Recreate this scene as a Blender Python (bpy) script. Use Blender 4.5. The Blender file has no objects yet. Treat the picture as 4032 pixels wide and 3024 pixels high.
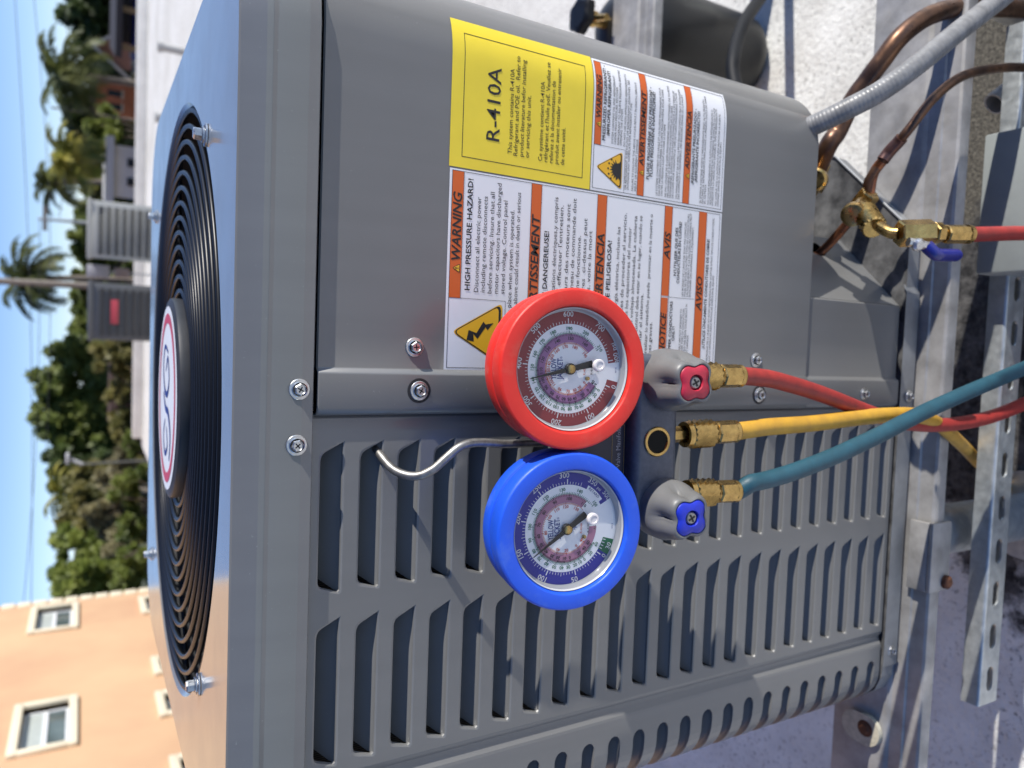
import bpy, bmesh, math, random
from mathutils import Vector, Matrix
from mathutils.geometry import tessellate_polygon
R = math.radians
rnd = random.Random(7)
scn = bpy.context.scene
COL = scn.collection
PI = math.pi

# ------------------------------------------------------------------ camera, sky, sun, exposure
CAM = Vector((.0555, -.487, 1.1418)); YAW, PITCH, ROLL, FPX = 3.3155, 30.186, -.449, 2910.0
_y, _p, _r = R(YAW), R(PITCH), R(ROLL)
FWD = Vector((-math.sin(_y)*math.cos(_p), math.cos(_y)*math.cos(_p), -math.sin(_p)))
_rt = Vector((math.cos(_y), math.sin(_y), 0)); _up = _rt.cross(FWD)
RT = _rt*math.cos(_r) - _up*math.sin(_r); UP = RT.cross(FWD)
cd = bpy.data.cameras.new('camera'); cam = bpy.data.objects.new('camera', cd); COL.objects.link(cam)
# the phone was held upright but the picture is stored on its side: picture-left is up
mx = Matrix((-UP, RT, -FWD)).transposed().to_4x4(); mx.translation = CAM
cam.matrix_world = mx
cd.sensor_fit = 'HORIZONTAL'; cd.sensor_width = 36; cd.lens = FPX/4032*36
cd.clip_start = .01; cd.clip_end = 3000
cd.dof.use_dof = True; cd.dof.focus_distance = .50; cd.dof.aperture_fstop = 7.0
scn.camera = cam
SUN = Vector((1.65, -.29, 1.0)).normalized()
w = bpy.data.worlds.new('World'); scn.world = w; w.use_nodes = True
nt = w.node_tree; nt.nodes.clear()
sky = nt.nodes.new('ShaderNodeTexSky'); sky.sky_type = 'NISHITA'; sky.sun_disc = False
sky.sun_elevation = math.asin(SUN.z); sky.sun_rotation = math.atan2(SUN.x, SUN.y)
sky.air_density = .6; sky.dust_density = .0; sky.ozone_density = 3.0
bg = nt.nodes.new('ShaderNodeBackground'); bg.inputs[1].default_value = .13
wo = nt.nodes.new('ShaderNodeOutputWorld')
tint = nt.nodes.new('ShaderNodeMix'); tint.data_type = 'RGBA'; tint.blend_type = 'MULTIPLY'; tint.inputs[0].default_value = 1; tint.inputs[7].default_value = (.92, .93, 1.06, 1)
nt.links.new(sky.outputs[0], tint.inputs[6]); nt.links.new(tint.outputs[2], bg.inputs[0]); nt.links.new(bg.outputs[0], wo.inputs[0])
sl = bpy.data.lights.new('sun', 'SUN'); sl.energy = 4.8; sl.angle = R(.53); sl.color = (1, .955, .88)
so = bpy.data.objects.new('sun', sl); COL.objects.link(so)
so.rotation_euler = (-SUN).to_track_quat('-Z', 'Y').to_euler()
vs = scn.view_settings; vs.view_transform = 'Standard'; vs.look = 'None'; vs.exposure = .28; vs.gamma = 1
vs.use_curve_mapping = False

# ------------------------------------------------------------------ photo measuring helpers (2212 px wide view -> point)
KD = 4032/2212
def ray(x, y):
    return FWD + RT*((3024 - y*KD - 1512)/FPX) - UP*((x*KD - 2016)/FPX)
def at(x, y, ax, val):
    d = ray(x, y); return CAM + d*((val - CAM[ax])/d[ax])
def far(x, y, dist):
    d = ray(x, y); return CAM + d*(dist/math.hypot(d.x, d.y))
def ppm(dist):                      # view px per metre near the horizon
    return FPX/KD/(dist*math.cos(_p))

# ------------------------------------------------------------------ materials
MATS = {}
def nodes(m):
    m.use_nodes = True; n = m.node_tree.nodes; return n, m.node_tree.links, n['Principled BSDF']
def setp(b, **k):
    for a, v in k.items():
        if a in b.inputs: b.inputs[a].default_value = v
def mat(name, col, rough=.5, metal=0., coat=0., var=.0, scale=20., bump=0., bscale=200., spec=.5, col2=None, rvar=0., trans=0., detail=4., obj=True, sub=0.):
    if name in MATS: return MATS[name]
    m = bpy.data.materials.new(name); n, l, b = nodes(m)
    c = (*col, 1)
    setp(b, **{'Base Color': c, 'Roughness': rough, 'Metallic': metal, 'Coat Weight': coat, 'Coat Roughness': .06, 'Specular IOR Level': spec, 'Transmission Weight': trans})
    tc = n.new('ShaderNodeTexCoord')
    if var or col2:
        t = n.new('ShaderNodeTexNoise'); t.inputs['Scale'].default_value = scale; t.inputs['Detail'].default_value = detail; t.inputs['Roughness'].default_value = .6
        l.new(tc.outputs['Object'], t.inputs['Vector'])
        r = n.new('ShaderNodeValToRGB'); r.color_ramp.elements[0].position = .32; r.color_ramp.elements[1].position = .68
        k2 = col2 if col2 else tuple(min(1, v*(1+var)) for v in col)
        k1 = col if col2 else tuple(v*(1-var) for v in col)
        r.color_ramp.elements[0].color = (*k1, 1); r.color_ramp.elements[1].color = (*k2, 1)
        l.new(t.outputs['Fac'], r.inputs[0]); l.new(r.outputs[0], b.inputs['Base Color'])
    if rvar:
        t2 = n.new('ShaderNodeTexNoise'); t2.inputs['Scale'].default_value = scale*1.7; t2.inputs['Detail'].default_value = 5
        l.new(tc.outputs['Object'], t2.inputs['Vector'])
        mr = n.new('ShaderNodeMapRange'); mr.inputs[1].default_value = .3; mr.inputs[2].default_value = .7
        mr.inputs[3].default_value = max(.02, rough-rvar); mr.inputs[4].default_value = rough+rvar
        l.new(t2.outputs['Fac'], mr.inputs[0]); l.new(mr.outputs[0], b.inputs['Roughness'])
    if bump:
        t3 = n.new('ShaderNodeTexNoise'); t3.inputs['Scale'].default_value = bscale; t3.inputs['Detail'].default_value = 3
        l.new(tc.outputs['Object'], t3.inputs['Vector'])
        bp = n.new('ShaderNodeBump'); bp.inputs['Strength'].default_value = bump; bp.inputs['Distance'].default_value = .002
        l.new(t3.outputs['Fac'], bp.inputs['Height']); l.new(bp.outputs[0], b.inputs['Normal'])
    MATS[name] = m; return m
def enamel(name, rough, coat, crough, wave=.05):
    m = bpy.data.materials.new(name); n, l, b = nodes(m); MATS[name] = m
    setp(b, **{'Coat Weight': coat, 'Coat Roughness': crough})
    tc = n.new('ShaderNodeTexCoord')
    def noise(scale, det=4, st=None):
        t = n.new('ShaderNodeTexNoise'); t.inputs['Scale'].default_value = scale; t.inputs['Detail'].default_value = det
        if st:
            mp = n.new('ShaderNodeMapping'); mp.inputs['Scale'].default_value = st; l.new(tc.outputs['Object'], mp.inputs[0]); l.new(mp.outputs[0], t.inputs['Vector'])
        else: l.new(tc.outputs['Object'], t.inputs['Vector'])
        return t.outputs['Fac']
    def rng(f, a0, a1, b0, b1):
        r = n.new('ShaderNodeMapRange'); r.inputs[1].default_value = a0; r.inputs[2].default_value = a1; r.inputs[3].default_value = b0; r.inputs[4].default_value = b1; l.new(f, r.inputs[0]); return r.outputs[0]
    def mth(op, a, c):
        x = n.new('ShaderNodeMath'); x.operation = op; l.new(a, x.inputs[0]); l.new(c, x.inputs[1]); return x.outputs[0]
    big = rng(noise(7, 5), .3, .7, .955, 1.045); streak = rng(noise(1, 5, (55, 55, 2.2)), .35, .7, .965, 1.04)
    speck = rng(noise(620, 2), .73, .77, 0, .55)                      # tiny dust specks
    val = mth('ADD', mth('MULTIPLY', big, streak), speck)
    hs = n.new('ShaderNodeVectorMath'); hs.operation = 'SCALE'; hs.inputs[0].default_value = (.158, .158, .155); l.new(val, hs.inputs['Scale']); l.new(hs.outputs[0], b.inputs['Base Color'])
    l.new(rng(noise(16, 6), .3, .7, rough-.04, rough+.05), b.inputs['Roughness'])
    bp = n.new('ShaderNodeBump'); bp.inputs['Strength'].default_value = wave; bp.inputs['Distance'].default_value = .002
    l.new(noise(35, 2), bp.inputs['Height']); l.new(bp.outputs[0], b.inputs['Normal']); return m
PAINT = enamel('grey_enamel', .34, .30, .12)
LIDP = enamel('grey_enamel_lid', .19, .5, .11, .010)
BLACK = mat('black_wire_coat', (.006, .0065, .008), .36, spec=.35)
CAPB = mat('black_motor_cap', (.03, .03, .032), .45, var=.15, scale=60)
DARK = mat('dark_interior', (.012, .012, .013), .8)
ZINC = mat('zinc_plated_steel', (.56, .56, .56), .34, 1., var=.12, scale=400, rvar=.1)
ALU = mat('aluminium_mill', (.44, .43, .42), .50, .35, scale=30, rvar=.1, bump=.05, bscale=600, col2=(.27, .262, .25))
GALV = mat('galvanised_steel', (.42, .45, .46), .45, .7, scale=70, col2=(.60, .63, .63), rvar=.1)
BRASS = mat('brass', (.60, .41, .15), .30, 1., scale=120, col2=(.36, .24, .09), rvar=.1)
COPPER = mat('oxidised_copper', (.22, .115, .065), .38, .75, scale=42, col2=(.075, .045, .036), rvar=.14)
COPPER2 = mat('bright_copper', (.52, .20, .085), .34, .85, scale=60, col2=(.20, .09, .06), rvar=.1)
def rubber(name, col, pale):
    m = mat(name, col, .46, var=.05, scale=40, rvar=.07, bump=.05, bscale=420); n = m.node_tree.nodes; l = m.node_tree.links; b = n['Principled BSDF']
    tc = n.new('ShaderNodeTexCoord'); src = b.inputs['Base Color'].links[0].from_socket
    def nz(sc, lo, hi, top):
        t = n.new('ShaderNodeTexNoise'); t.inputs['Scale'].default_value = sc; t.inputs['Detail'].default_value = 6; t.inputs['Roughness'].default_value = .7; l.new(tc.outputs['Object'], t.inputs['Vector'])
        r = n.new('ShaderNodeMapRange'); r.inputs[1].default_value = lo; r.inputs[2].default_value = hi; r.inputs[4].default_value = top; l.new(t.outputs['Fac'], r.inputs[0]); return r.outputs[0]
    mxn = n.new('ShaderNodeMath'); mxn.operation = 'MAXIMUM'; l.new(nz(34, .54, .74, .34), mxn.inputs[0]); l.new(nz(520, .69, .74, .5), mxn.inputs[1])
    mc = n.new('ShaderNodeMix'); mc.data_type = 'RGBA'; l.new(mxn.outputs[0], mc.inputs[0]); l.new(src, mc.inputs[6]); mc.inputs[7].default_value = (*pale, 1); l.new(mc.outputs[2], b.inputs['Base Color']); return m
REDR = rubber('red_rubber', (.74, .028, .018), (.68, .19, .13))
BLUER = rubber('blue_rubber', (.013, .095, .70), (.16, .28, .66))
KNOBG = mat('grey_plastic', (.15, .15, .148), .42, var=.05, scale=40, bump=.05, bscale=900)
REDC = mat('red_plastic_cap', (.46, .022, .05), .42, var=.1, scale=200)
BLUEC = mat('blue_plastic_cap', (.012, .03, .48), .42, var=.1, scale=200)
HRED = mat('red_hose_rubber', (.40, .034, .028), .5, col2=(.27, .028, .024), scale=70, bump=.08, bscale=900)
HYEL = mat('yellow_hose_rubber', (.62, .345, .035), .5, col2=(.48, .26, .035), scale=70, bump=.08, bscale=900)
HBLU = mat('blue_hose_rubber', (.018, .083, .118), .5, col2=(.014, .062, .088), scale=70, bump=.08, bscale=900)
BODYM = mat('anodised_manifold_body', (.085, .095, .125), .42, .3, var=.15, scale=300)
NAVY = mat('navy_plastic', (.008, .010, .035), .4)
WHITE = mat('white_vinyl', (.80, .80, .81), .36, var=.02, scale=25, coat=.12, bump=.04, bscale=60)
WHITED = mat('dial_white', (.97, .97, .97), .5)
YELLOW = mat('yellow_vinyl', (.86, .66, .035), .34, var=.04, scale=25, coat=.12, bump=.04, bscale=60)
ORANGE = mat('orange_ink', (.66, .115, .012), .4)
INK = mat('black_ink', (.012, .012, .014), .5)
AMBER = mat('amber_ink', (.85, .46, .02), .4)
MAROON = mat('maroon_ink', (.28, .036, .042), .5)
BLUEI = mat('blue_ink', (.022, .024, .30), .5)
PURPLE = mat('purple_ink', (.36, .16, .33), .5)
PINK = mat('pink_ink', (.45, .20, .30), .5)
GREENI = mat('green_ink', (.006, .15, .06), .5)
ORINK = mat('vermilion_ink', (.62, .09, .035), .5)
LOGOB = mat('logo_blue_ink', (.01, .03, .22), .5)
CLEARW = mat('milky_plastic', (.70, .66, .66), .25, coat=.3)
CHROME = mat('clear_bezel', (.48, .49, .50), .20, .0, coat=.4)
REDI = mat('red_ink', (.55, .03, .06), .4)
LETW = mat('white_ink', (.78, .78, .78), .5)
def glass():
    m = bpy.data.materials.new('clear_lens'); m.use_nodes = True; n = m.node_tree.nodes; l = m.node_tree.links
    n.remove(n['Principled BSDF']); t = n.new('ShaderNodeBsdfTransparent'); g = n.new('ShaderNodeBsdfGlossy'); g.inputs['Roughness'].default_value = .04
    f = n.new('ShaderNodeFresnel'); f.inputs[0].default_value = 1.45; mxs = n.new('ShaderNodeMixShader')
    t.inputs[0].default_value = (1, 1, 1, 1)
    hf = n.new('ShaderNodeMath'); hf.operation = 'MULTIPLY'; hf.inputs[1].default_value = .55; l.new(f.outputs[0], hf.inputs[0])
    l.new(hf.outputs[0], mxs.inputs[0]); l.new(t.outputs[0], mxs.inputs[1]); l.new(g.outputs[0], mxs.inputs[2]); l.new(mxs.outputs[0], n['Material Output'].inputs[0])
    return m
LENS = glass()

# ------------------------------------------------------------------ mesh helpers
class MB:
    def __init__(s): s.v = []; s.f = []; s.m = []
    def add(s, vs_, fs, mi=0):
        o = len(s.v); s.v += [tuple(a) for a in vs_]
        for f in fs: s.f.append(tuple(i+o for i in f)); s.m.append(mi)
    def box(s, x0, x1, y0, y1, z0, z1, mi=0, M=None):
        vs_ = [Vector((x, y, z)) for z in (z0, z1) for y in (y0, y1) for x in (x0, x1)]
        if M: vs_ = [M @ a for a in vs_]
        s.add(vs_, [(0, 2, 3, 1), (4, 5, 7, 6), (0, 1, 5, 4), (2, 6, 7, 3), (0, 4, 6, 2), (1, 3, 7, 5)], mi)
    def bbox(s, x0, x1, y0, y1, z0, z1, b=.002, mi=0, M=None, seg=2):
        bm = bmesh.new(); bmesh.ops.create_cube(bm, size=1)
        for v in bm.verts: v.co = Vector(((x0+x1)/2+v.co.x*(x1-x0), (y0+y1)/2+v.co.y*(y1-y0), (z0+z1)/2+v.co.z*(z1-z0)))
        bmesh.ops.bevel(bm, geom=bm.edges[:], offset=b, segments=seg, affect='EDGES', profile=.5)
        s.bm(bm, mi, M)
    def bm(s, bm, mi=0, M=None):
        bm.verts.index_update()
        s.add([(M @ v.co if M else v.co) for v in bm.verts], [[v.index for v in f.verts] for f in bm.faces], mi); bm.free()
    def lathe(s, prof, M=None, n=32, mi=0, rf=None, cap0=False, cap1=False):
        # prof: (height along local Z, radius)
        vs_ = []
        for j, (h, r) in enumerate(prof):
            for i in range(n):
                a = 2*PI*i/n; q = rf(a, h, r, i, j) if rf else r
                p = Vector((math.cos(a)*q, math.sin(a)*q, h)); vs_.append(M @ p if M else p)
        fs = []
        for j in range(len(prof)-1):
            for i in range(n): fs.append((j*n+i, j*n+(i+1) % n, (j+1)*n+(i+1) % n, (j+1)*n+i))
        if cap0: fs.append(tuple(range(n-1, -1, -1)))
        if cap1: fs.append(tuple((len(prof)-1)*n+i for i in range(n)))
        s.add(vs_, fs, mi)
    def tube(s, pts, rad, n=10, mi=0, closed=False, caps=True):
        pts = [Vector(p) for p in pts]; N = len(pts)
        T = []
        for i in range(N):
            a = pts[(i-1) % N] if (closed or i > 0) else pts[i]; b = pts[(i+1) % N] if (closed or i < N-1) else pts[i]
            T.append((b-a).normalized())
        u = T[0].orthogonal().normalized(); vs_ = []
        for i in range(N):
            u = (u - T[i]*u.dot(T[i])).normalized(); v = T[i].cross(u)
            r = rad(i/(N-1)) if callable(rad) else rad
            for k in range(n):
                a = 2*PI*k/n; vs_.append(pts[i]+(u*math.cos(a)+v*math.sin(a))*r)
        fs = []
        for i in range(N if closed else N-1):
            for k in range(n): fs.append((i*n+k, i*n+(k+1) % n, ((i+1) % N)*n+(k+1) % n, ((i+1) % N)*n+k))
        if caps and not closed: fs.append(tuple(range(n-1, -1, -1))); fs.append(tuple((N-1)*n+k for k in range(n)))
        s.add(vs_, fs, mi)
    def sweep(s, prof, z0, z1, mi=0, closed=False, M=None):
        n = len(prof); vs_ = [Vector((x, y, z)) for z in (z0, z1) for x, y in prof]
        if M: vs_ = [M @ a for a in vs_]
        fs = [(i, (i+1) % n, n+(i+1) % n, n+i) for i in range(n if closed else n-1)]
        if closed: fs += [tuple(range(n-1, -1, -1)), tuple(range(n, 2*n))]
        s.add(vs_, fs, mi)
    def poly(s, loops, fn, mi=0):
        # filled polygon with holes in 2D, mapped through fn
        tri = tessellate_polygon([[Vector((a, b, 0)) for a, b in lp] for lp in loops])
        flat = [p for lp in loops for p in lp]
        s.add([fn(*p) for p in flat], [tuple(t) for t in tri], mi)
    def mesh(s, name, mats, smooth=True, angle=35):
        me = bpy.data.meshes.new(name); me.from_pydata(s.v, [], s.f)
        for m in (mats if isinstance(mats, (list, tuple)) else [mats]): me.materials.append(m)
        me.polygons.foreach_set('material_index', s.m)
        if smooth:
            me.polygons.foreach_set('use_smooth', [True]*len(me.polygons)); me.set_sharp_from_angle(angle=R(angle))
        me.update(); return me
    def obj(s, name, mats, parent=None, smooth=True, angle=35):
        return link(name, s.mesh(name, mats, smooth, angle), parent)
def recalc(me):
    bm = bmesh.new(); bm.from_mesh(me); bmesh.ops.recalc_face_normals(bm, faces=bm.faces[:]); bm.to_mesh(me); bm.free()
def link(name, me, parent=None, loc=None):
    o = bpy.data.objects.new(name, me); COL.objects.link(o)
    if parent is not None:
        o.parent = parent
        if parent.type == 'EMPTY' and not parent.get('_local'): o.location = -parent.location   # meshes are written in world metres
    if loc is not None: o.location = Vector(o.location) + Vector(loc)
    return o
def tag(o, label=None, cat=None, group=None, kind=None):
    if label: o['label'] = label
    if cat: o['category'] = cat
    if group: o['group'] = group
    if kind: o['kind'] = kind
    return o
def thing(name, label, cat, loc=(0, 0, 0), group=None):
    o = bpy.data.objects.new(name, None); COL.objects.link(o); o.location = loc; o.empty_display_size = .05
    return tag(o, label, cat, group)
def frame(o, z, x=None):
    z = Vector(z).normalized(); x = Vector(x) if x is not None else z.orthogonal()
    x = (x - z*x.dot(z)).normalized(); y = z.cross(x)
    m = Matrix((x, y, z)).transposed().to_4x4(); m.translation = Vector(o); return m
def smoothpath(pts, n=8):
    P = [Vector(p) for p in pts]; out = []
    for i in range(len(P)-1):
        a = P[max(i-1, 0)]; b = P[i]; c = P[i+1]; d = P[min(i+2, len(P)-1)]
        for k in range(n):
            t = k/n
            out.append(.5*((2*b)+(c-a)*t+(2*a-5*b+4*c-d)*t*t+(3*b-a-3*c+d)*t**3))
    out.append(P[-1]); return out
def rrect(x0, x1, z0, z1, r, n=5):
    out = []
    for cx, cz, a0 in ((x1-r, z1-r, 0), (x0+r, z1-r, 90), (x0+r, z0+r, 180), (x1-r, z0+r, 270)):
        for k in range(n+1):
            a = R(a0+90*k/n); out.append((cx+r*math.cos(a), cz+r*math.sin(a)))
    return out

# ------------------------------------------------------------------ lettering: glyph outlines turned into flat mesh
TQ = []
_caph = None
def text(mb, mi, body, fn, x0, y0, width=None, cap=1., align='L', bold=0., shear=0., rot=0.):
    TQ.append((mb, mi, body, fn, x0, y0, width, cap, align, bold, shear, rot))
def flush_text():
    global _caph, TQ
    if not TQ: return
    obs = []; cache = {}
    def mk(body, bold, shear):
        k = (body, bold, shear)
        if k in cache: return cache[k]
        c = bpy.data.curves.new('glyphs', 'FONT'); c.body = body; c.size = 1; c.resolution_u = 2; c.offset = bold; c.shear = shear; c.dimensions = '2D'; c.fill_mode = 'FRONT'
        o = bpy.data.objects.new('glyphs', c); COL.objects.link(o); obs.append(o); cache[k] = o; return o
    ref = mk('H', 0., 0.); lst = [(q, mk(q[2], q[9], q[10])) for q in TQ]
    bpy.context.view_layer.update(); dg = bpy.context.evaluated_depsgraph_get()
    geo = {}
    for o in obs:
        e = o.evaluated_get(dg); me = e.to_mesh(); geo[o.name] = ([(v.co.x, v.co.y) for v in me.vertices], [tuple(p.vertices) for p in me.polygons]); e.to_mesh_clear()
    if _caph is None: _caph = max(p[1] for p in geo[ref.name][0])
    for (mb, mi, body, fn, x0, y0, width, cap, align, bold, shear, rot), o in lst:
        vv, ff = geo[o.name]
        if not vv: continue
        xa = min(p[0] for p in vv); xb = max(p[0] for p in vv)
        sy = cap/_caph; sx = sy if width is None else width/(xb-xa)
        off = {'L': -xa*sx, 'C': -(xa+xb)/2*sx, 'R': -xb*sx}[align]
        ymid = 0
        c, s_ = math.cos(rot), math.sin(rot); pts = []
        for x, y in vv:
            a = x*sx+off; b = y*sy
            pts.append(fn(x0+a*c-b*s_, y0+a*s_+b*c))
        mb.add(pts, ff, mi)
    for o in obs:
        c = o.data; bpy.data.objects.remove(o); bpy.data.curves.remove(c)
    TQ = []

# ================================================================== the setting
def roof_mat():
    m = bpy.data.materials.new('white_roof_coating'); n, l, b = nodes(m)
    setp(b, Roughness=.8); b.inputs['Specular IOR Level'].default_value = .25
    tc = n.new('ShaderNodeTexCoord')
    def noise(sc, det=5, ro=.6):
        t = n.new('ShaderNodeTexNoise'); t.inputs['Scale'].default_value = sc; t.inputs['Detail'].default_value = det; t.inputs['Roughness'].default_value = ro
        l.new(tc.outputs['Object'], t.inputs['Vector']); return t.outputs['Fac']
    def ramp(f, *st):
        r = n.new('ShaderNodeValToRGB'); e = r.color_ramp.elements
        e[0].position, e[0].color = st[0]; e[1].position, e[1].color = st[1]
        for p, c in st[2:]: x = e.new(p); x.color = c
        l.new(f, r.inputs[0]); return r.outputs[0]
    def mixc(f, a, c):
        x = n.new('ShaderNodeMix'); x.data_type = 'RGBA'; l.new(f, x.inputs[0]); l.new(a, x.inputs[6]); l.new(c, x.inputs[7]); return x.outputs[2]
    def math_(op, a, v):
        x = n.new('ShaderNodeMath'); x.operation = op
        l.new(a, x.inputs[0])
        if isinstance(v, (int, float)): x.inputs[1].default_value = v
        else: l.new(v, x.inputs[1])
        return x.outputs[0]
    base = ramp(noise(14), (.3, (.76, .75, .72, 1)), (.62, (.92, .92, .89, 1)))
    speck = ramp(noise(120, 4, .7), (.55, (0, 0, 0, 1)), (.66, (1, 1, 1, 1)))
    pebb = ramp(noise(260, 4, .75), (.35, (.02, .019, .017, 1)), (.70, (.22, .20, .16, 1)))
    mold = ramp(noise(38, 6, .75), (.40, (.016, .016, .017, 1)), (.72, (.16, .155, .15, 1)))
    # the mould patch that has grown where water stands below the unit
    sx = n.new('ShaderNodeSeparateXYZ'); l.new(tc.outputs['Object'], sx.inputs[0])
    dx = math_('DIVIDE', math_('SUBTRACT', sx.outputs[0], .24), .62); dy = math_('DIVIDE', math_('SUBTRACT', sx.outputs[1], -.12), .42)
    d2 = math_('ADD', math_('MULTIPLY', dx, dx), math_('MULTIPLY', dy, dy))
    dist = math_('ADD', d2, math_('MULTIPLY', math_('SUBTRACT', noise(11, 6, .7), .5), 1.6))
    patch = ramp(dist, (.75, (1, 1, 1, 1)), (1.25, (0, 0, 0, 1)))
    rx = math_('DIVIDE', math_('SUBTRACT', sx.outputs[0], .42), .16)
    peb = ramp(math_('ADD', math_('MULTIPLY', rx, rx), math_('MULTIPLY', math_('SUBTRACT', noise(20), .5), 2.2)), (.6, (1, 1, 1, 1)), (1.2, (0, 0, 0, 1)))
    dk = mixc(peb, mold, pebb)
    spk = n.new('ShaderNodeRGB'); spk.outputs[0].default_value = (.27, .265, .25, 1)
    far_spk = math_('MULTIPLY', speck, ramp(noise(6, 4), (.36, (0, 0, 0, 1)), (.55, (1, 1, 1, 1))))
    grime = ramp(noise(.9, 8, .65), (.36, (.82, .81, .78, 1)), (.60, (1, 1, 1, 1)))
    gm = n.new('ShaderNodeMix'); gm.data_type = 'RGBA'; gm.blend_type = 'MULTIPLY'; gm.inputs[0].default_value = 1; l.new(base, gm.inputs[6]); l.new(grime, gm.inputs[7]); base = gm.outputs[2]
    c1 = mixc(far_spk, base, spk.outputs[0])
    l.new(mixc(patch, c1, dk), b.inputs['Base Color'])
    bp = n.new('ShaderNodeBump'); bp.inputs['Strength'].default_value = .6; bp.inputs['Distance'].default_value = .006
    l.new(noise(90, 5, .65), bp.inputs['Height']); l.new(bp.outputs[0], b.inputs['Normal'])
    return m
ROOF = roof_mat()
STUCCO_W = mat('white_stucco', (.70, .69, .66), .85, var=.10, scale=2.5)
GRASS = mat('ground_grass', (.06, .085, .03), .9, scale=.8, col2=(.13, .12, .07))
ASPH = mat('asphalt', (.05, .05, .052), .85, var=.25, scale=3)
g = MB(); g.box(-300, 300, -60, 600, -4.2, -4.0); tag(g.obj('ground', GRASS, smooth=False), kind='structure')
g = MB()
g.poly([[(-3.2, -6), (14, -6), (14, 17.6), (-2.4, 17.6)]], lambda a, b: (a, b, 0)); 
g.sweep([(-3.2, -6), (14, -6), (14, 17.6), (-2.4, 17.6)], -3.999, 0)
tag(g.obj('roof', ROOF, smooth=False), kind='structure')
g = MB(); g.add([(-60, 20.5, -3.996), (90, 20.5, -3.996), (90, 29, -3.996), (-60, 29, -3.996)], [(0, 1, 2, 3)])
tag(g.obj('road', ASPH, smooth=False), kind='structure')
def parapet(pts, h, t, label):
    b = MB()
    for (x0, y0), (x1, y1) in zip(pts, pts[1:]):
        d = Vector((x1-x0, y1-y0, 0)); L_ = d.length; M = frame((x0, y0, .002), (0, 0, 1), d)
        b.bbox(0, L_, -t/2, t/2, 0, h, .012, M=M)
    tag(b.obj('parapet', STUCCO_W), label, 'parapet')
parapet([(-2.2, 17.3), (13.8, 17.3)], .20, .25, 'low white parapet along the far edge of the roof')

# ================================================================== condenser unit
LOC = Vector((0, .33, .345))
UNIT = thing('condenser_unit', 'grey louvred air conditioner condenser with warning labels, filling the foreground', 'condenser', LOC)
T, ZC, ZB = 1.06, 1.0102, .3700          # lid top, lid skirt bottom, panel bottom
RCR, XR, RCL, XL = .065, .325, .045, -.335
def surf(s, z, off=0.):
    """front sheet: s runs along the sheet, bending round both corners"""
    if s > XR-RCR:
        th = (s-(XR-RCR))/RCR; r = RCR+off
        if th < PI/2: return (XR-RCR+r*math.sin(th), RCR-r*math.cos(th), z)
        return (XR+off, RCR+(th-PI/2)*RCR, z)
    if s < XL+RCL:
        th = (XL+RCL-s)/RCL; r = RCL+off
        if th < PI/2: return (XL+RCL-r*math.sin(th), RCL-r*math.cos(th), z)
        return (XL-off, RCL+(th-PI/2)*RCL, z)
    return (s, -off, z)
# ---- lid
def outline(x0, x1, y0, y1, rs, n=8):
    out = []
    for (cx, cy, a0, r) in ((x1-rs[1], y0+rs[1], -90, rs[1]), (x1-rs[2], y1-rs[2], 0, rs[2]), (x0+rs[3], y1-rs[3], 90, rs[3]), (x0+rs[0], y0+rs[0], 180, rs[0])):
        for k in range(n+1):
            a = R(a0+90*k/n); out.append((cx+r*math.cos(a), cy+r*math.sin(a)))
    return out
FC = Vector((-.008, .325)); FR = .283
rs = (.055, .075, .10, .09)
b = MB()
lp = outline(-.338, .333, -.0045, .672, rs); lp2 = outline(-.3300, .3250, .0030, .6645, rs); lp3 = outline(-.3315, .3265, .0016, .6660, rs); lpm = outline(-.3355, .3305, -.0018, .6695, rs)
hole = [(FC.x+FR*math.cos(2*PI*k/96), FC.y+FR*math.sin(2*PI*k/96)) for k in range(96)]
b.poly([lp2, hole[::-1]], lambda x, y: (x, y, T))
n = len(lp)
def ringstrip(b, A, za, B, zb):
    n = len(A); b.add([(x, y, za) for x, y in A]+[(x, y, zb) for x, y in B], [(i, (i+1) % n, n+(i+1) % n, n+i) for i in range(n)])
ringstrip(b, lp3, T-.0010, lp2, T); ringstrip(b, lpm, T-.016, lp3, T-.0010); ringstrip(b, lp, ZC+.008, lpm, T-.016); ringstrip(b, lp, ZC+.001, lp, ZC+.008)
lpi = outline(-.3365, .3315, -.0025, .6705, rs); ringstrip(b, lpi, ZC, lp, ZC+.001); ringstrip(b, lpi, 1.04, lpi, ZC)
hr = [(FC.x+(FR-.004)*math.cos(2*PI*k/96), FC.y+(FR-.004)*math.sin(2*PI*k/96)) for k in range(96)]
ringstrip(b, hole, T, hr, T-.004)
LID = b.obj('lid', LIDP, UNIT, angle=24)
b = MB(); hr2 = [(FC.x+(FR-.001)*math.cos(2*PI*k/64), FC.y+(FR-.001)*math.sin(2*PI*k/64)) for k in range(64)]
ringstrip(b, hr2, T-.006, hr2, .80); b.add([(x, y, .80) for x, y in hr2], [tuple(range(64))])
b.obj('fan_shroud', mat('dark_shroud', (.03, .032, .035), .5), UNIT)
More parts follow.
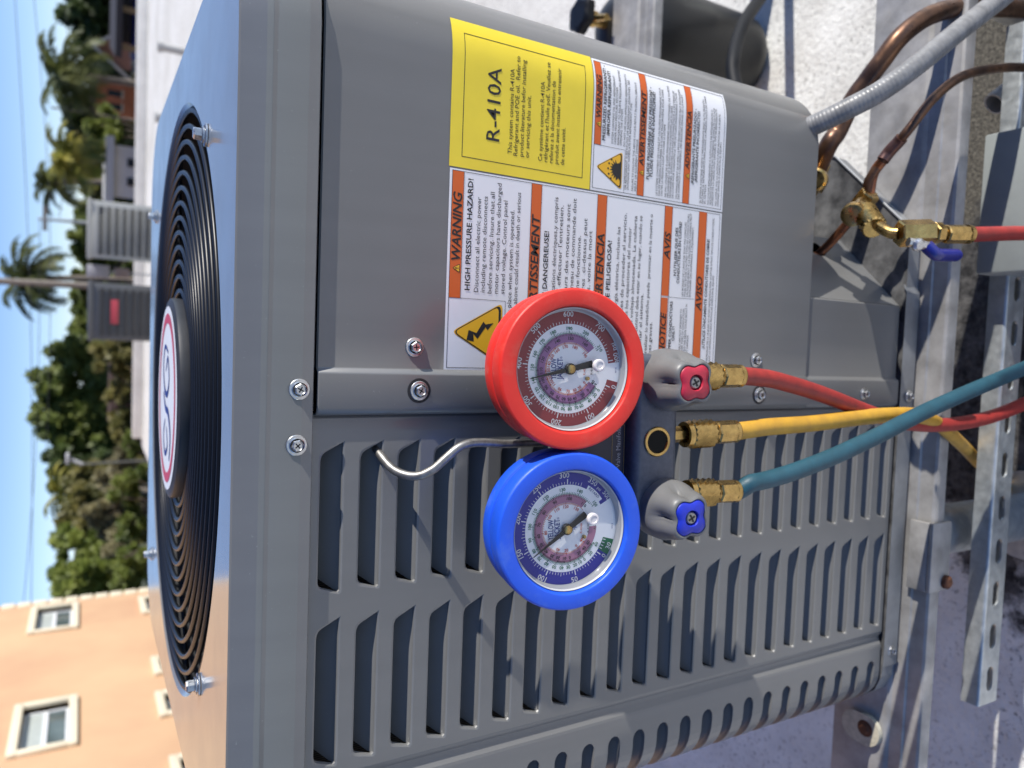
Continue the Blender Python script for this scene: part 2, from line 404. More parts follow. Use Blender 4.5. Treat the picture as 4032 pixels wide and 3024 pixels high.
# ---- fan blades below the guard
b = MB()
for k in range(3):
    a0 = R(120*k+200); V = []; NA, NRd = 8, 6
    for i in range(NA+1):
        for j in range(NRd+1):
            r = .06+.185*j/NRd; a = a0+R(75)*(i/NA)*(1-.25*j/NRd)
            V.append((FC.x+r*math.cos(a), FC.y+r*math.sin(a), .965+.045*i/NA+.004*math.sin(PI*j/NRd)))
    b.add(V, [(i*(NRd+1)+j, (i+1)*(NRd+1)+j, (i+1)*(NRd+1)+j+1, i*(NRd+1)+j+1) for i in range(NA) for j in range(NRd)])
b.lathe([(.94, .075), (1.0, .075), (1.005, .06)], Matrix.Translation((FC.x, FC.y, 0)), cap1=True)
b.obj('fan', mat('fan_aluminium', (.38, .39, .40), .4, .6), UNIT)
# ---- wire guard: rings and spokes
b = MB()
for k in range(8):
    a = R(45*k+12); pts = []
    for j in range(13):
        r = .085+(.278-.085)*j/12; pts.append((FC.x+r*math.cos(a), FC.y+r*math.sin(a), T-.009+.004*math.sin(PI*j/12)))
    b.tube(pts, .0022, 6)
GUARD = b.obj('fan_guard', BLACK, UNIT)
def ring_mesh(r, z, wr):
    b = MB(); N = 96; b.tube([(FC.x+r*math.cos(2*PI*k/N), FC.y+r*math.sin(2*PI*k/N), z) for k in range(N)], wr, 8, closed=True); return b.mesh('ring', BLACK, angle=80)
NRG = 14
for i in range(NRG):
    t = i/(NRG-1); r = .0935+(.277-.0935)*t
    link('ring', ring_mesh(r, T-.0035+.004*math.sin(PI*t), .0024), GUARD)
# ---- motor cap with its emblem
MC = Vector((at(368, 857, 2, 1.085).x, FC.y+.02, 0)); MC.x = -.007; MC.y = .312
b = MB()
b.lathe([(T-.010, .080), (T-.008, .093), (T-.006, .097), (T+.004, .0985), (T+.0075, .0975), (T+.009, .094)], Matrix.Translation((MC.x, MC.y, 0)), n=64, cap1=True)
CAPO = b.obj('motor_cap', CAPB, UNIT, angle=50)
b = MB(); zt = T+.0095
def disc(b, r0, r1, z, mi, sx=1., sy=1., n=64, c=MC):
    V = []
    for k in range(n):
        a = 2*PI*k/n; V += [(c.x+sx*r0*math.cos(a), c.y+sy*r0*math.sin(a), z), (c.x+sx*r1*math.cos(a), c.y+sy*r1*math.sin(a), z)]
    b.add(V, [(2*k, 2*k+1, (2*k+3) % (2*n), (2*k+2) % (2*n)) for k in range(n)], mi)
disc(b, .0, .090, zt, 0); disc(b, .0735, .083, zt+.0003, 1, 1.0, .93)
def stroke(b, pts, wd, z, mi):
    P = smoothpath([(MC.x+x, MC.y+y, z) for x, y in pts], 6); V = []; N = len(P)
    for i, p in enumerate(P):
        d = (P[min(i+1, N-1)]-P[max(i-1, 0)]).normalized(); nn = Vector((-d.y, d.x, 0))
        ww = wd*(.35+.65*math.sin(PI*(.08+.84*i/(N-1)))); V += [p+nn*ww, p-nn*ww]
    b.add(V, [(2*i, 2*i+1, 2*i+3, 2*i+2) for i in range(N-1)], mi)
stroke(b, [(.045, -.010), (.050, .020), (.030, .034), (.008, .020), (.004, -.006), (.020, -.022), (.040, -.008), (.026, .008)], .0030, zt+.0004, 2)
stroke(b, [(.004, .030), (-.010, .010), (-.014, -.018), (-.034, -.038), (-.058, -.030)], .0036, zt+.0004, 2)
stroke(b, [(-.022, .012), (-.040, .026), (-.056, .010), (-.046, -.012), (-.028, -.002)], .0026, zt+.0004, 2)
b.obj('emblem', [WHITE, REDI, LOGOB], CAPO, smooth=False)
# ---- bolts on the lid
def hexbolt(P, h=.010, rw=.0115, rh=.0068, nrm=(0, 0, 1), rot=.3):
    b = MB(); M = frame(P, nrm, Matrix.Rotation(rot, 3, Vector(nrm)) @ Vector(nrm).orthogonal())
    b.lathe([(0, rw), (.0012, rw), (.0014, rw*.97), (.0018, rw*.8)], M, 28)
    b.lathe([(.0018, rh*1.32), (.0030, rh*1.32), (.0036, rh*1.15)], M, 28)
    b.lathe([(.0030, rh*1.05), (h-.001, rh*1.05), (h, rh*.88)], M, 6, cap1=True)
    return b
for P in (at(447, 292, 2, T), at(431, 1478, 2, T), at(339, 468, 2, T), at(329, 1196, 2, T)):
    P.z = T+.0005; b = hexbolt(P, .0095, .0088, .0046, rot=rnd.random()); b.obj('bolt', ZINC, LID, angle=30)
# oval stamped pockets beside the front bolts
for P, sg in ((at(447, 292, 2, T), 1), (at(431, 1478, 2, T), -1)):
    b = MB(); N = 24; rings_ = []
    for (k, dz) in ((1.0, .0004), (.86, -.0001), (.0, -.0004)):
        rings_.append([(P.x+sg*.004+.030*k*math.cos(2*PI*i/N), P.y+.012*k*math.sin(2*PI*i/N), T+.0004+dz) for i in range(N)])
# ---- access panel (right of the seam), bends round the right corner
b = MB(); z0, z1 = .5205, ZC-.0022
def panel_cols(b, cols, z0, z1, mi=0):
    """cols: list of (x, y); vertical sheet with rows so that the bottom can be chamfered"""
    n = len(cols); b.add([(x, y, z) for z in (z0, z0+.0015, z1) for x, y in cols], [(r*n+i, r*n+i+1, (r+1)*n+i+1, (r+1)*n+i) for r in range(2) for i in range(n-1)], mi)
prof = [(.0048, .016), (.0048, .004), (.0055, -.0008), (.0075, -.0032), (.0105, -.0042), (.0330, -.0042), (.0345, -.0038), (.0368, -.0006), (.0380, 0.), (.06, 0.), (.12, 0.), (.18, 0.)]
ss = [.24+.001*0]+[XR-RCR+RCR*PI/2*k/20 for k in range(21)]
prof += [surf(s, 0)[:2] for s in ss]+[(XR, .10), (XR, .30), (XR, .55), (XR-.02, .63), (XR-.09, .66)]
n = len(prof)
V = [(x, y, z) for z in (z0, z0+.0012, z1-.001, z1) for x, y in prof]
V = [(x, y+(.0012 if (i < n or i >= 3*n) else 0), z) for i, (x, y, z) in enumerate(V)]
b.add(V, [(r*n+i, r*n+i+1, (r+1)*n+i+1, (r+1)*n+i) for r in range(3) for i in range(n-1)])
# lower strip of the same seam flange, then the small lower panel
ACC = b.obj('access_panel', PAINT, UNIT, angle=40)
b = MB(); p2 = [(x, y+.0022) for x, y in prof[:9]]+[(.075, .0022), (.1145, .0022), (.116, .0035), (.1162, .02)]
n = len(p2); b.add([(x, y, z) for z in (ZB+.0005, ZB+.002, .5215) for x, y in p2], [(r*n+i, r*n+i+1, (r+1)*n+i+1, (r+1)*n+i) for r in range(2) for i in range(n-1)])
b.obj('lower_panel', PAINT, UNIT, angle=40)
# right side wrapper below the cut-out and the corner valve plate
b = MB(); b.sweep([(XR-.001, .20), (XR-.001, .55), (XR-.03, .64)], ZB-.002, .53); b.obj('side_panel', PAINT, UNIT)
b = MB(); A0, A1 = Vector((.1166, .006)), Vector((.262, .150)); dd = (A1-A0).normalized(); Lp = (A1-A0).length
def vp(a, z): return (A0.x+dd.x*a, A0.y+dd.y*a, z)
hl = [(.088+.014*math.cos(-2*PI*k/20), .432+.014*math.sin(-2*PI*k/20)) for k in range(20)]
hl2 = [(.150+.017*math.cos(-2*PI*k/20), .45+.017*math.sin(-2*PI*k/20)) for k in range(20)]
Lq = .112
b.poly([[(0, .366), (Lq, .366), (Lq, .54), (0, .54)], hl], vp)
q_ = vp(Lq, .366); b.add([(q_[0], q_[1], .366), (q_[0]+.004, q_[1]+.09, .366), (q_[0]+.004, q_[1]+.09, .54), (q_[0], q_[1], .54)], [(0, 1, 2, 3)])
b.obj('valve_plate', PAINT, UNIT, smooth=False)
# ---- interior darkness and coil behind the louvres
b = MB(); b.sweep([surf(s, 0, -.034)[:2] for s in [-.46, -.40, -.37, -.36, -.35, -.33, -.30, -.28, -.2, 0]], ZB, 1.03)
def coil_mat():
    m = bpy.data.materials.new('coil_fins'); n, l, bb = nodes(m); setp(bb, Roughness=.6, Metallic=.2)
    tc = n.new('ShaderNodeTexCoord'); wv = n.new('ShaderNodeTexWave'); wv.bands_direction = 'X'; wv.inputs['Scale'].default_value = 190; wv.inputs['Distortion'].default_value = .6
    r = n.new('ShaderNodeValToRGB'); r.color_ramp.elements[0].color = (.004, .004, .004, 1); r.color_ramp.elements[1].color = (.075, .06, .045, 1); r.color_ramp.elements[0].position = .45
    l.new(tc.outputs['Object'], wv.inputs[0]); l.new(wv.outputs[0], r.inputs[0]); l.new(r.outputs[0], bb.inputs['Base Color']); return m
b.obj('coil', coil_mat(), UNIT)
b = MB(); b.box(.01, .30, .17, .60, ZB, 1.0); b.box(.0, .012, .036, .17, ZB, 1.0); b.obj('inner_dark_box', DARK, UNIT, smooth=False)  # near-black boxes stand in for the shade inside the cabinet
# ---- louvred grille panel
P0, PITCHZ, NS = 1.0034, .0278, 23
SH = .0146
def cell_hole(xl, xr):
    # right end is cut on the slant, upper corners rounded, lower right corner sharp
    zt, zb = 0, -SH; out = []
    out += [(xr, zb)]
    out += [(xr-.0062, zt-.0034), (xr-.0078, zt-.0014), (xr-.0105, zt-.0003), (xr-.013, zt)]
    out += [(xl+.0085, zt), (xl+.0062, zt-.0005), (xl+.0045, zt-.0018), (xl+.0036, zt-.0038), (xl+.0008, zb+.0030), (xl+.0004, zb+.0014), (xl+.0016, zb)]
    return out
b = MB()
def fsurf(off): return lambda s, z: surf(s, z, off)
cells = [(-.1235, -.0062, -.1165, -.0135), (-.2448, -.1235, -.2378, -.1347)]
for (c0, c1, xl, xr) in cells:
    h = cell_hole(xl, xr); cx = sum(p[0] for p in h)/len(h); cz = sum(p[1] for p in h)/len(h)
    def grow(h, d):
        return [(cx+(x-cx)*(1+d/(abs(x-cx)+1e-6) if abs(x-cx) > .03 else 1), z+(d if z > cz else -d)) for x, z in h]
    h1 = grow(h, .0016)
    for k in range(NS):
        zt = P0-k*PITCHZ
        up = zt+.0066 if k else ZC+.004; dn = zt+.0066-PITCHZ
        if k == NS-1: dn = ZB
        b.poly([[(c0, dn), (c1, dn), (c1, up), (c0, up)], [(x, zt+z) for x, z in h1][::-1]], fsurf(0))
        n = len(h)
        V = [surf(x, zt+z, 0) for x, z in h1]+[surf(x, zt+z, -.0006) for x, z in grow(h, .0004)]+[surf(x, zt+z, -.0018) for x, z in h]+[surf(x, zt+z, -.0034) for x, z in h]
        b.add(V, [(r*n+i, r*n+(i+1) % n, (r+1)*n+(i+1) % n, (r+1)*n+i) for r in range(3) for i in range(n)])
# seam margin and pressed V groove beside the corner slots
def vstrip(b, cols, z0, z1):
    n = len(cols); b.add([(x, y, z) for z in (z0, z1) for x, y in cols], [(i, i+1, n+i+1, n+i) for i in range(n-1)])
vstrip(b, [(-.0062, 0), (-.0035, .0004), (-.0005, .0020), (.0030, .0024), (.0058, .0045), (.007, .016)], ZB, ZC+.004)
vstrip(b, [(-.2448, 0), (-.2465, .0003), (-.2512, .0034), (-.2530, .0036), (-.2552, .0030), (-.2596, .0003), (-.262, 0)], ZB, ZC+.004)
# corner cells: slots that wrap round the left corner
CS0, CS1 = -.470, -.262; TIP, END = -.2765, -.395
CZ0 = .3853+.0006
def hw(s):
    t = (s-TIP)/(END-TIP)
    if t <= 0 or t >= 1: return 0.
    return .0066*math.sqrt(1-(1-min(1, t/.07))**2)*math.sqrt(1-(1-min(1, (1-t)/.05))**2)
cs_ = sorted(set([CS1-(CS1-CS0)*k/30 for k in range(31)]+[TIP+(END-TIP)*t for t in (0, .008, .02, .04, .07, .95, .97, .985, 1)]), reverse=True)
for k in range(23):
    zc = CZ0+k*.02745; up = zc+.02745/2; dn = zc-.02745/2
    if k == 0: dn = ZB
    if k == 22: up = ZC+.004
    for s0, s1 in zip(cs_, cs_[1:]):
        a0, a1 = hw(s0), hw(s1)
        if a0 == 0 and a1 == 0: b.add([surf(s0, dn), surf(s1, dn), surf(s1, up), surf(s0, up)], [(0, 1, 2, 3)]); continue
        b.add([surf(s0, dn), surf(s1, dn), surf(s1, zc-a1), surf(s0, zc-a0), surf(s0, zc+a0), surf(s1, zc+a1), surf(s1, up), surf(s0, up)], [(0, 1, 2, 3), (4, 5, 6, 7)])
    ch = [(q, hw(q)) for q in cs_ if TIP >= q >= END]; ch = ch+[(q, -h) for q, h in ch[::-1][1:-1]]
    n = len(ch); V = [surf(q, zc+z, 0) for q, z in ch]+[surf(q, zc+z*.93, -.0012) for q, z in ch]+[surf(q, zc+z*.93, -.0030) for q, z in ch]
    b.add(V, [(r*n+i, r*n+(i+1) % n, (r+1)*n+(i+1) % n, (r+1)*n+i) for r in range(2) for i in range(n)])
vstrip(b, [surf(CS0, 0)[:2], (XL, .40), (XL, .60), (XL+.03, .65)], ZB, ZC+.004)
GM = b.mesh('grille_panel', PAINT, True, 24)
GR = link('grille_panel', GM, UNIT)
# louvre blades: hinge at the lower lip, lean inwards and up
def louver_mesh(xl, xr):
    b = MB(); K = .95; up = .0185
    f = [(xl+.003, .0030, -SH+.0004), (xr-.0004, .0030, -SH+.0004)]
    V = [(xl+.0005, .0022, -SH), (xr, .0022, -SH), (xr, .0042+K*.002, -SH+.0022), (xl+.0005, .0042+K*.002, -SH+.0022),
         (xr, .0036+K*up, -SH+up), (xl+.012, .0036+K*up, -SH+up)]
    b.add(V, [(0, 1, 2, 3), (3, 2, 4, 5)])
    # right cheek
    b.add([(xr, .0018, -SH), (xr-.0062, .0018, -.0034), (xr-.009, .0018, 0), (xr-.009, .0036+K*up, .003), (xr, .0036+K*up, -SH+up)], [(0, 1, 2, 3, 4)])
    return b.mesh('louver', PAINT, True, 30)
for (c0, c1, xl, xr) in cells:
    lm = louver_mesh(xl, xr)
    for k in range(NS): link('louver', lm, GR, (0, 0, P0-k*PITCHZ))
b = MB(); seg = [TIP+(END-TIP)*k/21 for k in range(22)]
V = []
for s in seg: V += [surf(s, -.0062, -.002), surf(s, -.0055, -.0045), surf(s, .004, -.016)]
b.add(V, [(3*i+j, 3*i+j+1, 3*i+j+4, 3*i+j+3) for i in range(21) for j in range(2)])
clm = b.mesh('louver', PAINT, True, 40)
for k in range(23):
    if CZ0+k*.02745 < ZC: link('louver', clm, GR, (0, 0, CZ0+k*.02745))
# ---- base pan
b = MB()
bo = [(-.285, -.001), (.184, -.001), (.204, .004), (.296, .098), (.322, .16), (.322, .62), (.29, .66), (-.29, .66), (-.332, .62)]
bo += [(XL-.001+ (RCL+.001)*(1-math.cos(a)), RCL-(RCL+.001)*math.sin(a)) for a in (R(8), R(30), R(55), R(80))]
n = len(bo)
b.add([(x, y, .3655) for x, y in bo], [tuple(range(n))], 1)
b.add([(x, y, .3655) for x, y in bo]+[(x, y, .3462) for x, y in bo], [(i, (i+1) % n, n+(i+1) % n, n+i) for i in range(n)])
fl = [(-.285, -.0035), (.130, -.0035), (.139, .0005)]
b.add([(x, y, .3690) for x, y in fl]+[(x, y-.001, .3464) for x, y in fl], [(0, 1, 4, 3), (1, 2, 5, 4)])
BASE = b.obj('base_pan', [mat('galvanised_base_pan', (.33, .34, .35), .45, .45, scale=25, col2=(.22, .225, .23)), mat('stained_pan_floor', (.012, .012, .013), .7, scale=42, col2=(.15, .15, .15), detail=8)], UNIT, smooth=False)
b = MB(); lip = [(.204, .004), (.296, .098)]
P = [Vector((.186, -.001, .3665)), Vector((.204, .003, .3665)), Vector((.296, .097, .3665)), Vector((.322, .16, .3665))]
b.tube(P, .0014, 6); b.obj('rolled_edge', MATS['galvanised_base_pan'], BASE)
FT = at(1868, 1577, 2, .352)
b = MB(); b.poly([[(FT.x+.018*math.cos(2*PI*k/24), FT.y+.018*math.sin(2*PI*k/24)+(.012 if 0 < k < 12 else 0)) for k in range(24)]], lambda x, y: (x, y, .352))
b.lathe([(.3465, .0185), (.352, .018)], Matrix.Translation((FT.x, FT.y, 0)), 24)
b.lathe([(.3522, .0095), (.3526, .006), (.3545, .0045)], Matrix.Translation((FT.x+.002, FT.y, 0)), 16, mi=1, cap1=True)
b.obj('mounting_foot', [mat('cream_plastic', (.45, .42, .33), .55, var=.2, scale=150), mat('rust', (.10, .035, .015), .8, var=.4, scale=200)], BASE)
# ---- screws with washers
def screw(P, nrm=(0, -1, 0), rw=.0098, rot=0., parent=None, k=1., dimple=False):
    b = MB(); nrm = Vector(nrm); M = frame(P, nrm, Matrix.Rotation(rot, 3, nrm) @ Vector((1, 0, .0)))
    if dimple: b.lathe([(.0002, .0126*k), (.0004, .0116*k), (.0003, .0095*k)], M, 28, mi=1)
    b.lathe([(.0003, rw*k), (.0009, rw*k), (.0012, rw*.95*k), (.0014, rw*.72*k)], M, 28)
    b.lathe([(.0012, .0074*k), (.0019, .0074*k), (.0022, .0066*k)], M, 28)
    b.lathe([(.0018, .0058*k), (.0041, .0058*k), (.0046, .0051*k), (.0048, .0046*k)], M, 6)
    b.lathe([(.0048, .0047*k), (.0043, .0040*k)], M, 18, cap1=True)
    for a in (0, PI/2):
        b.box(-.0030*k, .0030*k, -.0006*k, .0006*k, .0042, .00448, 1, M @ Matrix.Rotation(a, 4, 'Z'))
    return b.obj('screw', [ZINC, INK], parent, angle=28)
for (x, z, y, par, dm) in ((.023, 1.020, -.004, LID, 0), (-.0135, 1.021, -.004, LID, 0), (.0528, .939, 0, ACC, 0), (.0223, .9362, -.0042, ACC, 1), (.0516, .5938, 0, ACC, 0), (.0192, .5913, -.0042, ACC, 1), (.0200, .4305, -.002, UNIT, 0), (.0176, .3555, -.0045, BASE, 0), (-.2684, .3555, -.0030, BASE, 0), (.300, 1.020, .016, LID, 0)):
    screw((x, y, z), rot=rnd.random()*2, parent=par, k=.64 if z < .5 else .70, dimple=dm)
# ---- labels on the access panel (one printed sheet each)
LM = [WHITE, ORANGE, INK, AMBER, YELLOW]
def sheet(b, s0, s1, z0, z1, off, mi, n=1):
    V = [surf(s0+(s1-s0)*i/n, z, off) for z in (z0, z1) for i in range(n+1)]
    b.add(V, [(i, i+1, n+2+i, n+1+i) for i in range(n)], mi)
def border(b, s0, s1, z0, z1, t, off, mi, n=12):
    sheet(b, s0, s1, z1-t, z1, off, mi, n); sheet(b, s0, s1, z0, z0+t, off, mi, n); sheet(b, s0, s0+t, z0+t, z1-t, off, mi); sheet(b, s1-t, s1, z0+t, z1-t, off, mi)
def fo(off): return lambda s, z: surf(s, z, off)
O1, O2, O3, O4 = .0003, .00045, .0006, .00075
def rtri(cx, zb, w, h, r):
    A = [Vector((cx-w/2, zb)), Vector((cx+w/2, zb)), Vector((cx, zb+h))]; out = []
    for i in range(3):
        p = A[i]; a = (A[i-1]-p).normalized(); c = (A[(i+1) % 3]-p).normalized(); d = r*1.6
        for t in (0, .25, .5, .75, 1): out.append(tuple((p+a*d)*(1-t)**2+p*2*t*(1-t)+(p+c*d)*t*t))
    return out
def sign(b, cx, zb, w, h, bolt=True):
    b.poly([rtri(cx, zb, w, h, .0035*w/.05)], fo(O2), 3); b.poly([rtri(cx, zb+.0014*w/.05, w*.945, h*.945, .0035*w/.05)], fo(O3), 2); b.poly([rtri(cx, zb+.0035*w/.05, w*.865, h*.865, .0030*w/.05)], fo(O4), 3)
def mini(b, s, z, w):
    b.poly([rtri(s, z, w, w*.9, w*.08)], fo(O3), 2); b.poly([rtri(s, z+w*.07, w*.80, w*.72, w*.06)], fo(O4), 3); sheet(b, s-w*.05, s+w*.05, z+w*.28, z+w*.62, O4+.0001, 2); sheet(b, s-w*.05, s+w*.05, z+w*.14, z+w*.22, O4+.0001, 2)
# left warning sheet
b = MB(); S0, S1, Z0, Z1 = .0370, .1818, .6472, .9160
sheet(b, S0, S1, Z0, Z1, O1, 0); border(b, S0+.0018, S1-.0012, Z0+.002, Z1-.002, .0004, O2, 2)
sheet(b, .0896, .1802, .9047, .9138, O2, 1); sheet(b, .0390, .1802, .9044, .9047, O3, 2) if 0 else None
sheet(b, .0898, .1804, .9043, .9046, O3, 2); sheet(b, .0394, .0898, .8666, .8669, O2, 2); sheet(b, .0895, .0898, .8669, .9137, O2, 2)
sign(b, .0650, .8690, .047, .0420)
b.poly([[(.0595, .8985), (.0668, .8970), (.0648, .8905), (.0735, .8850), (.0715, .8830), (.0728, .8765), (.0672, .8815), (.0695, .8830), (.0605, .8895), (.0640, .8930), (.0585, .8925)]], fo(O4+.0001), 2)
def L(body, s0, s1, z, cap=.0038, bold=.0, shear=0., off=O3, mi=2): text(b, mi, body, fo(off), s0, z, s1-s0, cap, 'L', bold, shear)
mini(b, .1125-.0015, .9058, .0066)
L('WARNING', .1165, .1655, .9058, .0068, .022, .18)
L('HIGH PRESSURE HAZARD!', .0957, .1762, .8972, .0040, .018)
for s, a, c, z in (('Disconnect all electric power', .0948, .1640, .8902), ('including remote disconnects', .0950, .1652, .8848), ('before servicing. Insure that all', .0946, .1690, .8790), ('motor capacitors have discharged', .0948, .1762, .8735), ('stored voltage. Control panel', .0948, .1642, .8679), ('cover must be in place when system is operated.', .0440, .1580, .8618), ('Failure to follow the above could result in death or serious', .0420, .1718, .8566)): L(s, a, c, z, .0035)
for z0_, z1_ in ((.8382, .8472), (.7758, .7850)):
    sheet(b, .0394, .1802, z0_, z1_, O2, 1); sheet(b, .0394, .1802, z0_-.0003, z0_, O3, 2); sheet(b, .0394, .1802, z1_, z1_+.0003, O3, 2)
L('AVERTISSEMENT', .0700, .1575, .8392, .0067, .022, .15); L('TENSION DANGEREUSE!', .0700, .1458, .8303, .0040, .018)
for s, a, c, z in (("Couper toutes alimentations électriques,y compris", .0450, .1728, .8229), ("à distance, avant d' effectuer l'entretien.", .0450, .1672, .8177), ('Les condensateurs des moteurs sont', .0560, .1691, .8112), ('Le couvercle du panneau de commande doit', .0450, .1741, .8056), ('quand le système fonctionne.', .0600, .1456, .8000), ('de ces procédures  ci-dessus peut', .0560, .1598, .7945), ('blessures graves, voire la mort', .0560, .1506, .7892)): L(s, a, c, z, .0035)
L('ADVERTENCIA', .0740, .1497, .7770, .0067, .022, .15); L('VOLTAJE PELIGROSA!', .0720, .1449, .7692, .0040, .018)
for s, a, c, z in (('Desconecte la energía eléctrica, incluso las', .0450, .1570, .7610), ('remotas antes de proceder al servicio.', .0560, .1690, .7549), ('descargado todos los capacitores del motor', .0430, .1577, .7495), ('almacenado el voltaje almacenada. La cubierta', .0430, .1680, .7439), ('del panel de control debe estar en su lugar, cuando se', .0420, .1687, .7384), ('funcionar el sistema.', .0480, .1042, .7336), ('Al realizar lo antedicho puede  provocar en la muerte o', .0480, .1713, .7272), ('lesiones graves.', .0420, .0810, .7225)): L(s, a, c, z, .0033)
sheet(b, .0394, .1026, .7062, .7140, O2, 1); sheet(b, .1042, .1802, .7055, .7140, O2, 1); sheet(b, .0394, .1802, .7140, .7143, O3, 2); sheet(b, .0394, .1802, .7054, .7057, O3, 2); sheet(b, .1033, .1036, .6760, .7140, O2, 2)
L('NOTICE', .0540, .0900, .7074, .0060, .022, .2); L('AVIS', .1350, .1588, .7066, .0062, .022, .2)
L('USE COPPER CONDUCTORS', .0430, .1000, .7005, .0029, .018); L('ONLY!', .0660, .0785, .6968, .0029, .018)
L("N'UTILISER QUE DES", .1221, .1635, .6982, .0029, .018); L('CONDUCTEURS EN CUIVRE!', .1158, .1687, .6943, .0029, .018)
for s, a, c, z in (("LES BORNES DE L'UNITÉ NE SONT PAS CONCUES", .1050, .1690, .6889), ("POUR RECEVOIR D'AUTRES TYPES DE CONDUCTEURS.", .1050, .1769, .6860), ('UN MANQUEMENT À LA PROCÉDURE CI-DESSUS PEUT', .1050, .1772, .6831), ("ENTRAÎNER DES DOMMAGES À L'ÉQUIPEMENT.", .1050, .1660, .6802), ('UNIT TERMINALS ARE NOT DESIGNED TO', .0430, .0941, .6894), ('ACCEPT OTHER TYPES OF CONDUCTORS.', .0430, .0950, .6864), ('FAILURE TO DO THE ABOVE COULD RESULT IN', .0430, .0985, .6834), ('EQUIPMENT DAMAGE.', .0430, .0720, .6804)): L(s, a, c, z, .0020)
sheet(b, .0394, .1802, .6655, .6745, O2, 1); sheet(b, .0394, .1802, .6745, .6748, O3, 2); sheet(b, .0394, .1802, .6652, .6655, O3, 2)
L('AVISO', .0934, .1240, .6672, .0062, .022, .2); L('¡UTILICE ÚNICAMENTE CONDUTORES DE COBRE!', .0606, .1575, .6607, .0029, .018)
L('LAS TERMINALES DE LA UNIDAD NO ESTÁN DESIGNADAS PARA ACEPTAR OTROS TIPOS DE CONDUCTORES.', .0430, .1764, .6562, .0020); L('REALIZAR LO ANTEDICHO PUEDE PROVOCAR DAÑOS EN EL EQUIPO.', .0430, .1263, .6530, .0020)
BW = b
# yellow refrigerant sheet
bY = b = MB(); sheet(b, .1830, .2895, .7935, .9168, O1+.00005, 4, 16); border(b, .1908, .2790, .8010, .9072, .0005, O2, 2)
L('R-410A', .2062, .2592, .8770, .0108, .004)
for s, a, c, z in (('This system contains R-410A', .1990, .2612, .8660), ('Refrigerant and POE oil.  Refer to', .1984, .2718, .8611), ('product literature befor installing', .1986, .2700, .8560), ('or servicing this unit.', .1986, .2448, .8509), ('Ce système contient R-410A', .1980, .2575, .8392), ("réfrigérant et l'huile poE. Veuillez se", .1979, .2733, .8343), ('referez a la documentation de', .1979, .2600, .8294), ('produit avant installer ou entreienir', .1979, .2707, .8244), ('de cette unité.', .1980, .2266, .8188)): L(s, a, c, z, .0034, .004)
# right warning sheet
bR = b = MB(); sheet(b, .1830, .2888, .6470, .7928, O1, 0, 16); border(b, .1848, .2868, .6490, .7912, .0004, O2, 2)
sheet(b, .2196, .2864, .7846, .7908, O2, 1, 8); sheet(b, .2192, .2195, .7594, .7908, O2, 2); sheet(b, .1852, .2192, .7592, .7595, O2, 2); sheet(b, .2196, .2864, .7843, .7846, O3, 2, 8)
mini(b, .2357, .7852, .0052); L('WARNING', .2405, .2745, .7856, .0045, .022, .15)
sign(b, .2022, .7618, .0312, .0268)
fx, fz = .2022, .7645
star = []
for k in range(18):
    a = R(10+160*k/17); r = .0050+.0034*(k % 2)+.0008*rnd.random(); star.append((fx+r*math.cos(a), fz+.0022+r*math.sin(a)*.95))
b.poly([star+[(fx-.006, fz+.0005), (fx+.006, fz+.0005)]], fo(O4+.0001), 2); b.poly([[(fx-.008, fz-.0012), (fx+.008, fz-.0012), (fx+.0065, fz+.0004), (fx-.004, fz+.0012), (fx-.0075, fz+.0006)]], fo(O4+.00015), 2)
for k in range(5): 
    a = R(40+25*k); b.poly([[(fx+.0098*math.cos(a)+.0009*math.cos(2*PI*q/6), fz+.003+.0088*math.sin(a)+.0009*math.sin(2*PI*q/6)) for q in range(6)]], fo(O4+.0001), 2)
L('PRESSURIZED REFRIGERANT! -', .2236, .2843, .7803, .0029, .018); L('IMPROPER REFRIGERANT!', .2283, .2800, .7761, .0029, .018)
for s, a, c, z in (('SYSTEM CONTAINS OIL AND REFRIGERANT', .2224, .2773, .7720), ('UNDER HIGH PRESSURE. RECOVER', .2224, .2680, .7692), ('REFRIGERANT TO RELIEVE PRESSURE BEFORE', .2224, .2835, .7660), ('OPENING THE SYSTEM.', .2224, .2519, .7634), ('DO NOT USE NON-APPROVED REFRIGERANTS', .2222, .2811, .7598), ('OR REFRIGERANT SUBSTITUTES OR REFRIGERANT ADDITIVES. SEE', .1877, .2766, .7568), ('OUTDOOR UNIT NAMEPLATE FOR REFRIGERANT TYPE.', .1878, .2585, .7543), ('FAILURE TO FOLLOW THE ABOVE COULD RESULT IN DEATH, SERIOUS', .1877, .2763, .7496), ('INJURY OR EQUIPMENT DAMAGE.', .1879, .2305, .7466)): L(s, a, c, z, .0019)
sheet(b, .1852, .2864, .7386, .7454, O2, 1, 12); sheet(b, .1852, .2864, .6878, .6950, O2, 1, 12)
for z in (.7383, .7454, .6875, .6950): sheet(b, .1852, .2864, z, z+.0003, O3, 2, 12)
mini(b, .2040, .7395, .0052); L('AVERTISSEMENT', .2095, .2709, .7399, .0045, .022, .15); L('FLUIDE FRIGORIÈNE SOUS PRESSION! -', .1995, .2757, .7333, .0029, .018); L('FLUIDE FRIGORIÈNE INAPPROPRIÉ!', .2023, .2721, .7298, .0029, .018)
